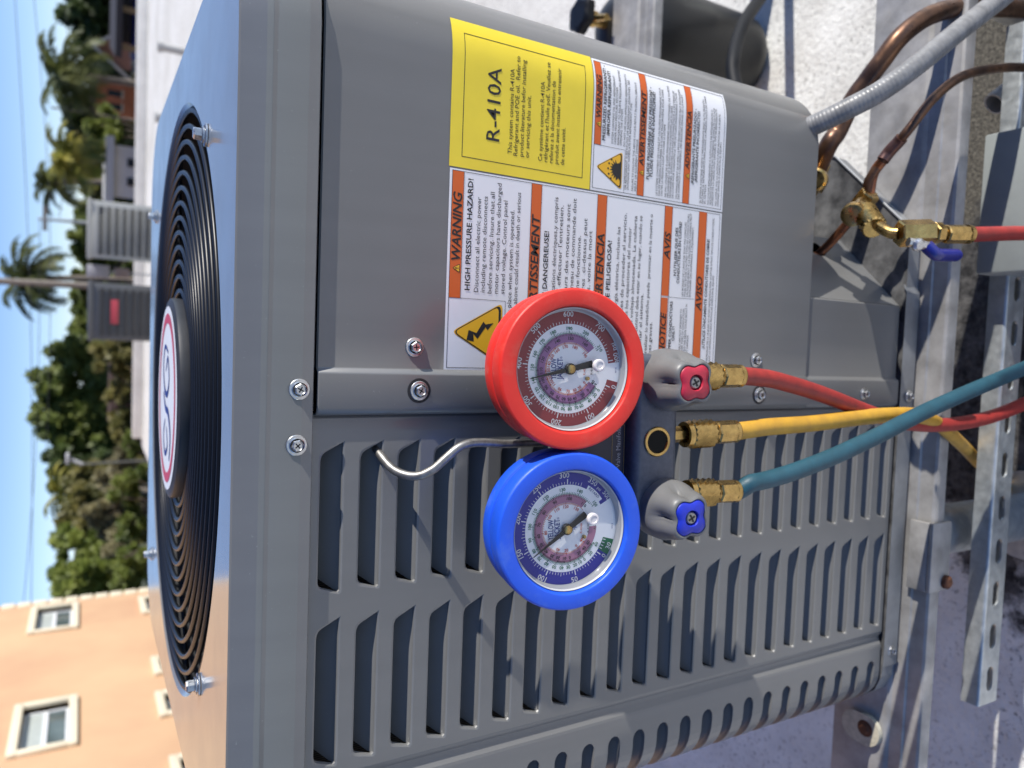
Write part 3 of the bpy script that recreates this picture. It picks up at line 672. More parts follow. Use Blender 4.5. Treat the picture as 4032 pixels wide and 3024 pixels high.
for s, a, c, z in (("LE SYSTÈME CONTIENT DE L'HUILE ET UN FLUIDE FRIGORIGÈNE SOUS", .1877, .2773, .7234), ('HAUTE PRESSION.RÉCUPÉRER LE FLUIDE FRIGORIGÈNE POUR FAIRE', .1877, .2765, .7206), ("CHUTER LA PRESSION AVANT D'OUVRIR LE SYSTÈME.", .1877, .2480, .7178), ('NE PAS UTILISER DE FLUIDES FRIGORIGÈNES NON AUTORISÉS, DE FLUIDES', .1876, .2815, .7136), ("FRIGORIGÈNES DE SUBSTITUTION NI D'ADDITIFS DE FLUIDES", .1876, .2640, .7108), ("FRIGORIGÈNES. CONSULTER LA PLAQUE SIGNALÉTIQUE A L'EXTÉRIEUSE", .1876, .2780, .7082), ("DE L'UNITÉ POUR CONNAÎTRE LE TYPE DE FLUIDE FRIGORIGÈNE UTILISÉ.", .1876, .2770, .7055), ('UN MANQUEMENT DE SUIVRE LA PROCÉDURES CI-DESSUS PEUT ENTRAÎNER', .1876, .2811, .7014), ("DES DOMMAGES À L'ÉQUIPEMENT, DES BLESSURES GRAVES OU LA MORT.", .1876, .2770, .6987)): L(s, a, c, z, .0019)
mini(b, .2087, .6886, .0052); L('ADVERTENCIA', .2142, .2638, .6892, .0046, .022, .15); L('¡REFRIGERANTE PRESURIZADO! -', .2026, .2671, .6832, .0029, .018); L('¡REFRIGERANTE INCORRECTO!', .2050, .2655, .6792, .0029, .018)
for s, a, c, z in (('EL SISTEMA CONTIENE ACEITE Y REFRIGERANTE BAJO ALTA PRESIÓN.', .1877, .2781, .6735), ('RECUPERE EL REFRIGERANTE PARA ALIVIAR LA PRESIÓN ANTES DE ABRIR', .1877, .2815, .6708), ('EL SISTEMA.', .1877, .2050, .6680), ('NO UTILICE REFRIGERANTES O SUSTITUTOS DE REFRIGERANTE O', .1876, .2700, .6640), ('ADITIVOS DE REFRIGERANTE NO APROBADOS. CONSULTE LA PLACA', .1876, .2720, .6613), ('EXTERIOR DE LA UNIDAD PARA OBTENER EL TIPO DE REFRIGERANTE.', .1876, .2720, .6587), ('NO CUMPLIR CON LO ANTEDICHO PUEDE PROVOCAR LA MUERTE,', .1876, .2680, .6548), ('LESIONES GRAVES O DAÑOS EN EL EQUIPO.', .1876, .2440, .6520)): L(s, a, c, z, .0019)
flush_text()
for bb, nm, lb in ((BW, 'warning_label', 'white high pressure hazard label with orange bars'), (bY, 'refrigerant_label', 'yellow R-410A label'), (bR, 'warning_label', 'white pressurized refrigerant label with explosion sign')):
    o = bb.obj(nm, LM, ACC, smooth=True, angle=40); o['label'] = lb

# ================================================================== service valves (fixed to the unit)
def knurl(b, M, h0, h1, r, n=30, rows=9, mi=0, dep=.0009):
    prof = [(h0, r*.90)]+[(h0+(h1-h0)*(j+.5)/rows, r) for j in range(rows)]+[(h1, r*.90)]
    b.lathe(prof, M, n, mi, rf=lambda a, h, q, i, j: q+(dep if (i+j) % 2 else -dep) if 0 < j <= rows else q, cap0=True, cap1=True)
def nut(b, M, h0, h1, r, mi=0, n=6):
    b.lathe([(h0, r*.90), (h0+.0012, r), (h1-.0012, r), (h1, r*.90)], M, n, mi, cap0=True, cap1=True)
VB = Vector((.222, .012, .430))
LQ_HOLE = Vector((.1775, .062, .424)); cap_p = at(1841, 466, 1, -.012)
b = MB()
b.tube(smoothpath([LQ_HOLE+Vector((-.02, .02, .01)), LQ_HOLE, Vector((.2000, .036, .4250)), VB]), .0050, 12, 1)
nb = frame(VB, VB-LQ_HOLE); nut(b, nb, -.012, .012, .0105)
d1 = (cap_p-VB).normalized(); M1 = frame(VB, d1); L1 = (cap_p-VB).length
b.lathe([(0, .0075), (L1-.012, .0075)], M1, 16); b.lathe([(L1-.012, .0105), (L1-.011, .0118), (L1-.003, .0118), (L1-.001, .011), (L1, .0085)], M1, 24, cap1=True, cap0=True)
b.lathe([(L1-.0145, .0112), (L1-.012, .0116)], M1, 6)
o = b.obj('service_valve', [BRASS, COPPER2], UNIT); o['label'] = 'brass liquid service valve with cap'
# suction valve, in the shade under the panel, with a brass body
SV = Vector((.262, .062, .4330))
b = MB(); M2 = frame(SV+Vector((-.022, .020, .012)), (.8, -.45, -.18)); b.lathe([(-.02, .010), (0, .012), (.004, .017), (.020, .0175), (.026, .015), (.040, .0125)], M2, 20, cap0=True, cap1=True)
nut(b, M2, .010, .022, .0205)
M3 = frame(SV+Vector((-.010, .0, .008)), (-.2, -.5, .8)); b.lathe([(0, .010), (.014, .0125), (.030, .0125), (.032, .010)], M3, 20, cap1=True)
o = b.obj('service_valve', [BRASS, COPPER2], UNIT); o['label'] = 'large brass suction service valve'

# ================================================================== copper lines and conduit
def pipe(name, label, cat, pts, rad, m, extra=None, n=14, sm=8):
    b = MB(); b.tube(smoothpath(pts, sm), rad, n); root = thing(name, label, cat, pts[0]); b.obj('tube', m, root, angle=60); return root
def K1(x, y): return ((3000+x/2.1434)/KD, (y/2.1434)/KD)
def k1(x, y, Y): return at(*K1(x, y), 1, Y)
lq = [VB+Vector((.004, -.003, -.004)), k1(900, 1530, .005), k1(1060, 1300, -.012), k1(1150, 1200, -.022), k1(1250, 1080, -.034), k1(1450, 830, -.045), k1(1700, 640, -.05), k1(2000, 575, -.05), k1(2212, 570, -.05), k1(2400, 580, -.05), k1(2500, 560, -.02)]
LQ = pipe('liquid_line', 'thin copper refrigerant line leaving the small brass valve', 'copper pipe', lq, .0048, COPPER)
b = MB(); q = smoothpath([k1(1020, 1355, -.009), k1(1060, 1300, -.012), k1(1100, 1252, -.0165), k1(1150, 1200, -.022), k1(1180, 1165, -.026)], 6); b.tube(q, .0063, 14); b.obj('sleeve', mat('braze_stained_copper', (.10, .06, .06), .3, .6, scale=120, col2=(.20, .09, .06)), LQ)
b = MB(); b.tube(smoothpath([VB+Vector((.006, -.004, -.003)), k1(940, 1470, .002), k1(1020, 1355, -.009)], 6), .0053, 14); b.obj('stub', COPPER2, LQ)
sq = [SV+Vector((-.008, .010, .004)), k1(560, 1230, .045), k1(640, 1110, .040), k1(760, 860, .030), k1(880, 690, .018), k1(1000, 530, .005), k1(1180, 300, -.010), k1(1420, 130, -.018), k1(1700, 60, -.018), k1(2000, 66, -.015), k1(2212, 80, -.012), k1(2450, 90, -.01), k1(2560, 60, .05)]
SQ = pipe('suction_line', 'thick brown copper suction line curving over the stand rail', 'copper pipe', sq, .0098, COPPER)
cq = [k1(330, 1095, .020), k1(430, 1060, .005), k1(700, 930, -.020), k1(1000, 770, -.040), k1(1300, 555, -.055), k1(1600, 310, -.065), k1(1900, 75, -.07), k1(2050, -40, -.07), k1(2300, -250, -.065), k1(2500, -420, -.05)]
P = smoothpath(cq, 90); b = MB()
def crad(t): return .0098+.00020*abs(math.sin(t*260))
b.tube(P, crad, 16); CQ = thing('flexible_conduit', 'grey liquid-tight flexible conduit running over the copper pipes', 'conduit', cq[0])
def conduit_mat():
    m = mat('grey_conduit_jacket', (.26, .26, .26), .42, scale=70, col2=(.15, .15, .15), rvar=.1); return m
b.obj('jacket', conduit_mat(), CQ, angle=80)

# ================================================================== stand, strut, disconnect box
ST = thing('equipment_stand', 'aluminium rail stand carrying the grey condenser', 'stand', (0, .25, 0))
def rail(y0, x0, x1):
    # wide top flange, pressed ridge and dropped front lip
    pr = [(.072, .300), (.072, .3415), (.070, .3450), (.006, .3450), (.003, .3437), (.0005, .3420), (-.0135, .3418), (-.0150, .3400), (-.0295, .3395), (-.0322, .3380), (-.0330, .3350), (-.0330, .322), (-.0290, .322), (-.0290, .333)]
    b = MB(); n = len(pr)
    b.add([(x, y0+y, z) for x in (x0, x1) for y, z in pr], [(i, i+1, n+i+1, n+i) for i in range(n-1)]); return b
RF = rail(0, -.62, .62).obj('rail', ALU, ST, angle=25); rail(.507, -.50, .95).obj('rail', ALU, ST, angle=25)
for x, y in ((-.152, .030), (.52, .030), (-.152, .53), (.92, .53)):
    b = MB(); b.lathe([(0.003, .062), (.008, .062), (.009, .031), (.335, .030)], Matrix.Translation((x, y, 0)), 28, cap0=True, cap1=True); b.obj('leg', GALV, ST)
b = MB(); b.bbox(-.194, -.118, -.0385, -.0335, .314, .3500, .0015); b.bbox(-.194, -.118, -.0335, -.012, .3455, .3500, .0012)
b.obj('bracket', ALU, ST); 
b = MB(); b.lathe([(0, .0075), (.004, .0075), (.006, .005)], frame((-.184, -.0386, .322), (0, -1, 0)), 14, cap1=True); b.obj('bolt', MATS['rust'], ST)
# slotted strut channel
ZT = .235; Y0 = -.0185; D_, H_ = .0205, .0413; XA, XB = -.344, .44
b = MB(); n_s = int((XB-XA)/.0508)
yf = Y0-D_
holes = []
for k in range(n_s):
    cx = XA+.030+k*.0508; h = []
    for q in range(9): a = R(-90+180*q/8); h.append((cx+.0080+.0066*math.cos(a), ZT-H_/2+.0066*math.sin(a)))
    for q in range(9): a = R(90+180*q/8); h.append((cx-.0080+.0066*math.cos(a), ZT-H_/2+.0066*math.sin(a)))
    holes.append(h)
rb = .0035
b.poly([[(XA, ZT-H_+rb), (XB, ZT-H_+rb), (XB, ZT-rb), (XA, ZT-rb)]]+holes, lambda x, z: (x, yf, z))
for h in holes:
    n = len(h); b.add([(x, yf, z) for x, z in h]+[(x, yf+.0022, z) for x, z in h], [(i, (i+1) % n, n+(i+1) % n, n+i) for i in range(n)])
def arcp(cy, cz, a0, a1, n=5): return [(cy+rb*math.cos(R(a0+(a1-a0)*k/n)), cz+rb*math.sin(R(a0+(a1-a0)*k/n))) for k in range(n+1)]
pr = arcp(yf+rb, ZT-rb, 180, 90)+[(Y0, ZT), (Y0, ZT-.0095)]; n = len(pr)
b.add([(x, y, z) for x in (XA, XB) for y, z in pr], [(i, i+1, n+i+1, n+i) for i in range(n-1)])
pr = arcp(yf+rb, ZT-H_+rb, 180, 270)+[(Y0, ZT-H_), (Y0, ZT-H_+.0095)]; n = len(pr)
b.add([(x, y, z) for x in (XA, XB) for y, z in pr], [(i, i+1, n+i+1, n+i) for i in range(n-1)])
tag(b.obj('strut_channel', GALV, angle=40), 'galvanised slotted strut channel running low in front of the stand', 'strut')
BX = thing('disconnect_box', 'grey metal disconnect box in the corner crossed by the red hose', 'electrical box', (.235, -.08, .25))
b = MB(); b.bbox(.157, .312, -.150, -.021, .180, .270, .0025); b.obj('enclosure', mat('grey_box_enamel', (.30, .325, .32), .45, var=.05, scale=30), BX)
b = MB(); b.bbox(.1545, .3145, -.153, -.150, .178, .273, .001); b.obj('cover', MATS['grey_box_enamel'], BX)
# box on a post, added out of view only to shade the valve corner
DX = thing('added_shade_box', 'added grey box on a post beyond the right edge, shading the valve corner', 'electrical box', (.80, -.12, 0))
b = MB(); b.bbox(.76, .84, -.310, -.240, .47, .845, .004); b.obj('enclosure', MATS['grey_box_enamel'], DX)
b = MB(); b.box(.785, .82, -.255, -.185, .002, .52); b.obj('post', GALV, DX, smooth=False)
# short open plastic pipe stub beside the strut
P0_ = at(*K1(1960, 880), 2, .205)
b = MB(); M = frame(P0_, (-.5, .25, .55)); b.lathe([(0, .0135), (-.045, .0135)], M, 22); b.lathe([(0, .0135), (0, .0112), (-.040, .0112)], M, 22, 0); b.lathe([(-.040, .0112), (-.041, .001)], M, 22, 1)
tag(b.obj('pipe_stub', [mat('grey_pvc', (.42, .42, .42), .5), INK], angle=40), 'short grey open-ended pipe stub below the copper lines', 'pipe')

# ================================================================== gas cylinder behind the rear rail
GB = at(1640, 110, 2, 0); GX, GY = GB.x-.012, GB.y+.05; GRD = .088
top = at(1262, 30, 1, GY).z
GC = thing('gas_cylinder', 'dark grey steel cylinder with domed top standing behind the rear rail', 'cylinder', (GX, GY, 0))
pr = [(.004, GRD*.80), (.010, GRD*.90), (.022, GRD*.98), (.035, GRD)]+[(top-.16, GRD)]
for k in range(1, 9): a = R(90*k/8); pr.append((top-.16+.115*math.sin(a), GRD*math.cos(a)*.86+.0125+.0*k))
b = MB(); b.lathe(pr, Matrix.Translation((GX, GY, 0)), 40, cap0=True, cap1=True)
b.obj('shell', mat('dark_cylinder_paint', (.014, .0135, .012), .40, .0, var=.15, scale=12), GC)
b = MB(); vz = pr[-1][0]; M = Matrix.Translation((GX, GY, vz)); b.lathe([(-.01, .011), (.02, .011), (.022, .014), (.036, .014), (.040, .010)], M, 16, cap1=True)
b.lathe([(0, .006), (.045, .006)], frame((GX, GY, vz+.028), (-.3, -1, 0)), 12, cap1=True)
b.obj('valve', BRASS, GC)
b = MB(); b.lathe([(.040, .022), (.043, .030), (.056, .030), (.060, .024)], M, 24, rf=lambda a, h, q, i, j: q*(1+.08*math.cos(6*a)), cap0=True, cap1=True); b.obj('hand_wheel', BLACK, GC)
bh = [at(1600, 240, 1, .30), at(1584, 165, 1, .33), at(1584, 130, 1, .34), at(1592, 90, 1, .36), at(1610, 45, 1, .38), at(1640, 0, 1, .42), at(1680, -50, 1, .47), at(1740, -110, 1, .55)]
b = MB(); b.tube(smoothpath(bh, 8), .0105, 12); tag(b.obj('black_cable', mat('black_rubber', (.006, .007, .009), .6, spec=.25)), 'thick black cable looping past the grey cylinder', 'cable')

# ================================================================== manifold gauge set
OM = Vector((-.0118, -.0885, .8607)); ER = Vector((.9997, 0, .0255)); EU = Vector((-.0253, .1391, .99)); EN = Vector((-.0036, -.9903, .1391))
ER.normalize(); EN = (EN-ER*EN.dot(ER)).normalized(); EU = EN.cross(ER)
MG = thing('manifold_gauge_set', 'refrigerant manifold with red and blue rubber-booted gauges hooked on the louvres', 'gauge set')
mm = Matrix((ER, EU, EN)).transposed().to_4x4(); mm.translation = OM; MG.matrix_world = mm; MG['_local'] = 1
XRd, XBl = .0541, -.0541
Tr = Matrix.Translation
SIDE = dict(
 red=dict(cx=XRd, boot=REDR, band=MAROON, mid=PURPLE, cc=(1000, 820), kx=.89, rp=755, needle=168., white=[('0', 22), ('100', 63), ('200', 104), ('300', 145), ('400', 186), ('500', 227), ('600', 268), ('700', 309)],
  green=[('0', 1270, 1015), ('20', 1240, 1065), ('40', 1195, 1115), ('60', 1120, 1165), ('70', 1075, 1185), ('80', 1015, 1198), ('90', 950, 1200), ('100', 880, 1190), ('110', 805, 1160), ('120', 735, 1105), ('130', 690, 1030), ('140', 635, 935), ('150', 622, 800), ('160', 650, 665), ('170', 722, 540), ('180', 838, 455), ('190', 997, 425), ('200', 1155, 475), ('210', 1295, 620)],
  black=[('40', 1210, 940), ('0', 1165, 1005), ('20', 1122, 1045), ('40', 1055, 1085), ('50', 1010, 1098), ('60', 955, 1098), ('70', 900, 1088), ('80', 838, 1058), ('90', 780, 1005), ('100', 745, 930), ('110', 718, 835), ('120', 735, 725), ('130', 790, 625), ('140', 885, 550), ('150', 1012, 535), ('160', 1142, 595)],
  orange=[('0', 1135, 940), ('30', 1095, 985), ('50', 1055, 1015), ('70', 995, 1028), ('90', 915, 1015), ('110', 838, 965), ('120', 810, 910), ('130', 790, 840), ('140', 790, 770), ('150', 820, 695), ('160', 875, 635), ('170', 960, 600), ('180', 1055, 615), ('190', 1145, 690)]),
 blue=dict(cx=XBl, boot=BLUER, band=BLUEI, mid=PINK, cc=(903, 835), kx=.90, rp=702, needle=145.5, white=[('50', 78.5), ('100', 118), ('150', 157), ('200', 195), ('250', 232), ('300', 267)],
  green=[('60', 1150, 985), ('20', 1105, 1055), ('0', 1058, 1100), ('10', 1025, 1125), ('20', 985, 1150), ('30', 930, 1170), ('40', 872, 1180), ('50', 803, 1178), ('60', 727, 1155), ('70', 655, 1105), ('80', 595, 1030), ('90', 553, 918), ('100', 553, 785), ('110', 603, 645), ('120', 712, 525), ('130', 865, 465), ('140', 1030, 490), ('150', 1165, 630)],
  black=[('60', 1070, 955), ('40', 1045, 1000), ('20', 1005, 1030), ('0', 938, 1070), ('10', 897, 1082), ('20', 840, 1085), ('30', 783, 1075), ('40', 725, 1032), ('50', 678, 970), ('60', 645, 885), ('70', 648, 775), ('80', 698, 665), ('90', 797, 582), ('100', 930, 560), ('110', 1060, 632)],
  orange=[('40', 1020, 930), ('0', 985, 975), ('20', 910, 1015), ('40', 837, 1020), ('60', 750, 970), ('80', 700, 860), ('100', 740, 710), ('110', 812, 640), ('120', 900, 625), ('130', 997, 660)]))
RB = .0533
def boot_prof():
    return [(-.0330, .0440), (-.0334, .0480), (-.0326, .0502), (-.0306, .0518), (-.0298, .0522), (-.0205, .0524), (-.0192, .0520), (-.0184, .0504), (-.0180, .0500), (-.0160, .0500), (-.0155, .0504), (-.0146, .0524), (-.0136, .0531), (-.0128, .0533), (-.0016, .0534), (-.0010, .0533), (.0002, .0527), (.0008, .0520), (.0009, .0516), (.0011, .0430), (.0009, .0424), (.0002, .0418), (-.0003, .0417), (-.0030, .0412), (-.0105, .0408)]
def sector(b, cx, r0, r1, a0, a1, z, mi, n=None):
    n = n or max(2, int(abs(a1-a0)/5)); V = []
    for k in range(n+1):
        a = R(a0+(a1-a0)*k/n)
        for r in (r0, r1): V.append((cx-r*math.sin(a), -r*math.cos(a), z))
    b.add(V, [(2*k, 2*k+1, 2*k+3, 2*k+2) for k in range(n)], mi)
def tick(b, cx, r0, r1, a, w, z, mi):
    a = R(a); d = Vector((-math.sin(a), -math.cos(a), 0)); p = Vector((d.y, -d.x, 0))*w/2; c = Vector((cx, 0, z))
    b.add([c+d*r0-p, c+d*r0+p, c+d*r1+p, c+d*r1-p], [(0, 1, 2, 3)], mi)
DZ = -.0092
for nm, G in SIDE.items():
    cx = G['cx']; b = MB(); b.lathe(boot_prof(), Tr((cx, 0, 0)), 72)
    GA = b.obj('pressure_gauge', G['boot'], MG, angle=32); GA['label'] = nm+' rubber-booted pressure gauge'
    b = MB(); b.lathe([(-.046, .012), (-.044, .036), (-.030, .043)], Tr((cx, 0, 0)), 40, cap0=True); b.lathe([(-.060, .008), (-.044, .008)], Tr((cx, -.02, 0)), 12, cap0=True)
    b.obj('case', mat('gauge_case_steel', (.25, .25, .26), .4, .7), GA)
    # printed dial
    mats = [WHITED, G['band'], G['mid'], LETW, GREENI, INK, ORINK, LOGOB]; b = MB()
    sector(b, cx, 0, .0406, 0, 360, DZ, 0, 72)
    z1_ = DZ+.00012; z2_ = DZ+.00022; z3_ = DZ+.00032
    if nm == 'red': A0_, A1_, G0, G1 = 14, 353, 26, 322
    else: A0_, A1_, G0, G1 = 33, 331, 20, 33
    sector(b, cx, .0300, .0406, A0_, A1_, z1_, 1)
    if nm == 'blue':
        sector(b, cx, .0300, .0406, 16, 33, z1_, 4)
        for k in range(4): tick(b, cx, .0303, .0325, 18.5+4*k, .0006, z2_, 3)
        sector(b, cx, .0296, .0330, 300, 326, z2_, 0)
    sector(b, cx, .0178, .0234, 30 if nm == 'red' else 0, 323 if nm == 'red' else 311, z1_, 2)
    # scale lines
    sector(b, cx, .02360, .02385, 30, 318, z2_, 4); sector(b, cx, .01730, .01755, 30, 318, z2_, 6)
    W = G['white']; step = 41/10. if nm == 'red' else 39/10.
    a_s = W[0][1] if nm == 'red' else W[0][1]-39+2; N_ = 81 if nm == 'red' else 66
    for k in range(N_):
        a = (22+k*4.1) if nm == 'red' else 37+k*3.9
        if a > (350 if nm == 'red' else 298): break
        big = (k % 10 == 0)
        tick(b, cx, .0303, .0338 if big else (.0328 if k % 5 == 0 else .0320), a, .0007 if big else .00035, z2_, 3)
    for lst, r0, r1, mi in (('green', .02385, .0251, 4), ('black', .0220, .0234, 5), ('orange', .0164, .0174, 6)):
        L_ = G[lst]; angs = []
        for s, x, y in L_:
            angs.append(math.degrees(math.atan2(y-G['cc'][1], (x-G['cc'][0])/G['kx'])) % 360)
        for i in range(len(angs)-1):
            n_ = 5 if angs[i+1]-angs[i] < 14 else 10
            for k in range(n_+1): tick(b, cx, r0, r1 if k % n_ else r1+.0004, angs[i]+(angs[i+1]-angs[i])*k/n_, .00028 if k % n_ else .0005, z2_, mi)
    def radial(s, a, r, cap, mi, bold=0., wd=None):
        aa = R(a % 360); inward = (a % 360) < 92 or (a % 360) > 330
        up = Vector((-math.sin(aa), -math.cos(aa)))*(-1 if inward else 1); rr = r+(cap/2 if inward else -cap/2)
        rot = math.atan2(up.y, up.x)-PI/2; px, py = cx-rr*math.sin(aa), -rr*math.cos(aa)
        text(b, mi, s, lambda x, y: (x, y, z3_), px, py, wd, cap, 'C', bold, 0, rot)
    for s, a in W: radial(s, a if s != '0' else 20, .0365, .0035, 3, .006)
    if nm == 'red': radial('800 psi', 343, .0365, .0035, 3, .006)
    else: radial('350', 303, .0366, .0035, 3, .006); radial('500', 326, .0372, .0034, 3, .006); radial('psi', 314, .0358, .0022, 3); radial('RETARD', 312, .0313, .0019, 7, .01); radial('0', 36, .0365, .0033, 3, .006); radial('30', 24, .0362, .0033, 3, .006)
    for lst, r, cap, mi in (('green', .0269, .0022, 4), ('black', .0204, .0021, 5), ('orange', .0150, .0020, 6)):
        for s, x, y in G[lst]:
            a = math.degrees(math.atan2(y-G['cc'][1], (x-G['cc'][0])/G['kx'])) % 360; radial(s, a, r, cap, mi, .016)
    flat = lambda x, y: (x, y, z3_)
    text(b, 7, 'YELLOW', flat, cx, .0094, .0140, .0038, 'C', .014, .0); text(b, 7, 'JACKET', flat, cx, .0048, .0140, .0038, 'C', .014, .0); text(b, 7, '®', flat, cx+.0068, .0052, None, .0014, 'L')
    text(b, 7, 'Class 1', flat, cx, -.0058, None, .0015, 'C', 0, .2); text(b, 7, '°F', flat, cx, -.0086, None, .0022, 'C', .015)
    text(b, 6, 'R-404A', flat, cx-.0006, -.0124, None, .0016, 'C'); text(b, 5, 'R-410A', flat, cx-.0004, -.0178, None, .0016, 'C'); text(b, 4, 'R-22', flat, cx, -.0228, None, .0016, 'C')
    text(b, 7, 'REV B', flat, cx-.001, -.0362, None, .0010, 'C')
    flush_text(); b.obj('dial', mats, GA, smooth=False)
    # needle with brass hub
    b = MB(); a = R(G['needle']); d = Vector((-math.sin(a), -math.cos(a), 0)); p = Vector((d.y, -d.x, 0)); c = Vector((cx, 0, DZ+.0022)); up = Vector((0, 0, .0007))
    for zz in (c, c+up): pass
    ol = [c+d*.0300+p*.0001, c+d*.0030+p*.0016, c-d*.0030+p*.0017, c-d*.0165+p*.0024, c-d*.0170, c-d*.0165-p*.0024, c-d*.0030-p*.0017, c+d*.0030-p*.0016, c+d*.0300-p*.0001]
    n = len(ol); b.add(ol+[q+up for q in ol], [tuple(range(n, 2*n)), tuple(range(n-1, -1, -1))]+[(i, (i+1) % n, n+(i+1) % n, n+i) for i in range(n)], 0)
    b.lathe([(DZ+.0012, .0038), (DZ+.0032, .0038), (DZ+.0036, .0034)], Tr((cx, 0, 0)), 28, 0, cap1=True); b.lathe([(DZ+.0036, .0030), (DZ+.0042, .0029), (DZ+.0046, .0022), (DZ+.0047, .0006)], Tr((cx, 0, 0)), 24, 1, cap1=True)
    b.lathe([(DZ+.0004, .0013), (DZ+.0022, .0013), (DZ+.0026, .0008)], Tr((cx-.0065, -.0135, 0)), 12, 1, cap1=True)
    b.obj('needle', [mat('needle_black', (.012, .012, .013), .45), BRASS], GA, angle=40)
    b = MB(); b.lathe([(-.0030, .0409), (-.0034, .0404), (-.0036, .001)], Tr((cx, 0, 0)), 64, cap1=True); b.obj('lens', LENS, GA)
    b = MB(); b.lathe([(-.0024, .0410), (-.0020, .0406), (-.0026, .0402), (-.0030, .0399), (-.0082, .0397), (-.0086, .0392), (-.0088, .0385)], Tr((cx, 0, 0)), 72); b.obj('bezel', CHROME, GA, angle=60)
    b = MB(); kx_, ky_ = (.0005, -.0215) if nm == 'red' else (.0058, -.0180)
    b.lathe([(-.0035, .0042), (-.0012, .0042), (-.0005, .0037), (-.0004, .0026), (-.0009, .0022)], Tr((cx+(.0026 if nm == 'red' else .0068), -.0188 if nm == 'red' else -.0168, 0)), 24, cap1=True); b.obj('calibration_knob', CLEARW, GA)
# body block with ports
b = MB()
b.bbox(-.064, .064, -.098, -.060, -.056, -.022, .006, seg=3)
b.bbox(-.040, .040, -.064, -.012, -.062, -.036, .004, seg=2)
BODY = b.obj('body', BODYM, MG)
b = MB(); b.bbox(-.042, .042, -.060, -.016, -.036, -.0335, .0008, 0); 
for (x0, x1, y0, y1) in ((-.026, .012, -.0600+.0015, -.0597+.0015), (-.026, .012, -.0485, -.0482), (.0117, .012, -.0585, -.0482), (.015, .0153, -.0585, -.030), (.015, .036, -.0585, -.0582)): b.box(x0, x1, y0, y1, -.0335, -.0333, 2)
text(b, 1, 'Valve Manifold', lambda x, y: (x, y, -.0332), .0105, -.0552, .0300, .0036, 'R'); flush_text()
b.obj('nameplate', [NAVY, mat('silver_ink', (.30, .30, .36), .4), mat('gold_line_ink', (.30, .20, .06), .4)], BODY, smooth=False)
b = MB(); sc = Tr((.0003, -.0790, 0)); b.lathe([(-.0225, .0110), (-.0212, .0110), (-.0206, .0104)], sc, 36); b.lathe([(-.0206, .0104), (-.0206, .0086)], sc, 36); b.lathe([(-.0206, .0088), (-.0214, .0083)], sc, 8); b.lathe([(-.0213, .0085), (-.0213, .0004)], sc, 8, 1, cap1=True)
b.obj('sight_glass', [BRASS, mat('sight_glass_dark', (.004, .004, .004), .5, spec=.15)], BODY, angle=30)
# hanging hook of bent steel rod
hk = [(-.0005, .000, -.048), (-.0003, .030, -.046), (.0012, .0440, -.045), (.0015, .0560, -.0445), (-.0010, .0650, -.044), (-.0075, .0740, -.0435), (-.0150, .0830, -.044), (-.0195, .0920, -.047), (-.0195, .1005, -.053), (-.0160, .1075, -.062), (-.0090, .1125, -.073), (-.0040, .1145, -.084), (-.0020, .1130, -.094), (-.001, .108, -.101)]
b = MB(); b.tube(smoothpath(hk, 6), .0031, 12); b.obj('hook', mat('bent_steel_rod', (.36, .35, .33), .45, .85, scale=150, col2=(.20, .19, .18)), MG)
# control knobs
for nm, kx_, cm in (('red', .0452, REDC), ('blue', -.0497, BLUEC)):
    K = Tr((kx_, -.0885, 0)) @ Matrix.Rotation(R(5), 4, 'Z')
    prof = [(-.0370, .0150), (-.0365, .0205), (-.0345, .0222), (-.0300, .0229), (-.0240, .0228), (-.0185, .0222), (-.0165, .0225), (-.0125, .0221), (-.0080, .0210), (-.0035, .0196), (.0010, .0192), (.0045, .0184), (.0070, .0175), (.0086, .0164), (.0092, .0152), (.0088, .0144), (.0076, .0140)]
    def kf(a, h, r, i, j):
        t = max(0, min(1, (h+.016)/.016)); l_ = .5+.5*math.cos(4*a); q = r*(1-.24*t*t*(3-2*t)*(l_**1.5)-.10*math.exp(-((h+.006)/.006)**2)*(l_**3))
        return q*(1-.075*math.exp(-((h+.0010)/.0055)**2)*(l_**9)*(1+math.cos(36*a)))
    b = MB(); b.lathe(prof, K, 96, rf=kf, cap0=True); KN = b.obj('knob', KNOBG, MG, angle=60); KN['label'] = 'grey valve knob with '+nm+' cap'
    b = MB(); b.lathe([(.0070, .0142), (.0086, .0140), (.0096, .0128), (.0104, .0088), (.0105, .0058), (.0094, .0053), (.0060, .0050)], K, 64, rf=lambda a, h, r, i, j: r*(1-.24*(.5+.5*math.cos(4*a))**1.5*(1 if r > .006 else 0))); b.obj('knob_cap', cm, KN, angle=60)
    b = MB(); b.lathe([(.0066, .0048), (.0086, .0046), (.0096, .0036), (.0099, .0004)], K, 20, cap1=True)
    for a in (.4, .4+PI/2): b.box(-.0028, .0028, -.0006, .0006, .0094, .0102, 1, K @ Matrix.Rotation(a, 4, 'Z'))
    b.obj('screw', [mat('worn_steel', (.40, .40, .39), .4, .9, scale=400, col2=(.25, .25, .25)), INK], KN)
# stub ports under the body
for x in (.0470, .0032, -.0408):
    b = MB(); nut(b, Tr((x, 0, -.034)) @ Matrix.Rotation(PI/2, 4, 'X'), .094, .120, .0062); b.obj('port', BRASS, BODY, angle=30)
def ML(r, u, n): return mm @ Vector((r, u, n))

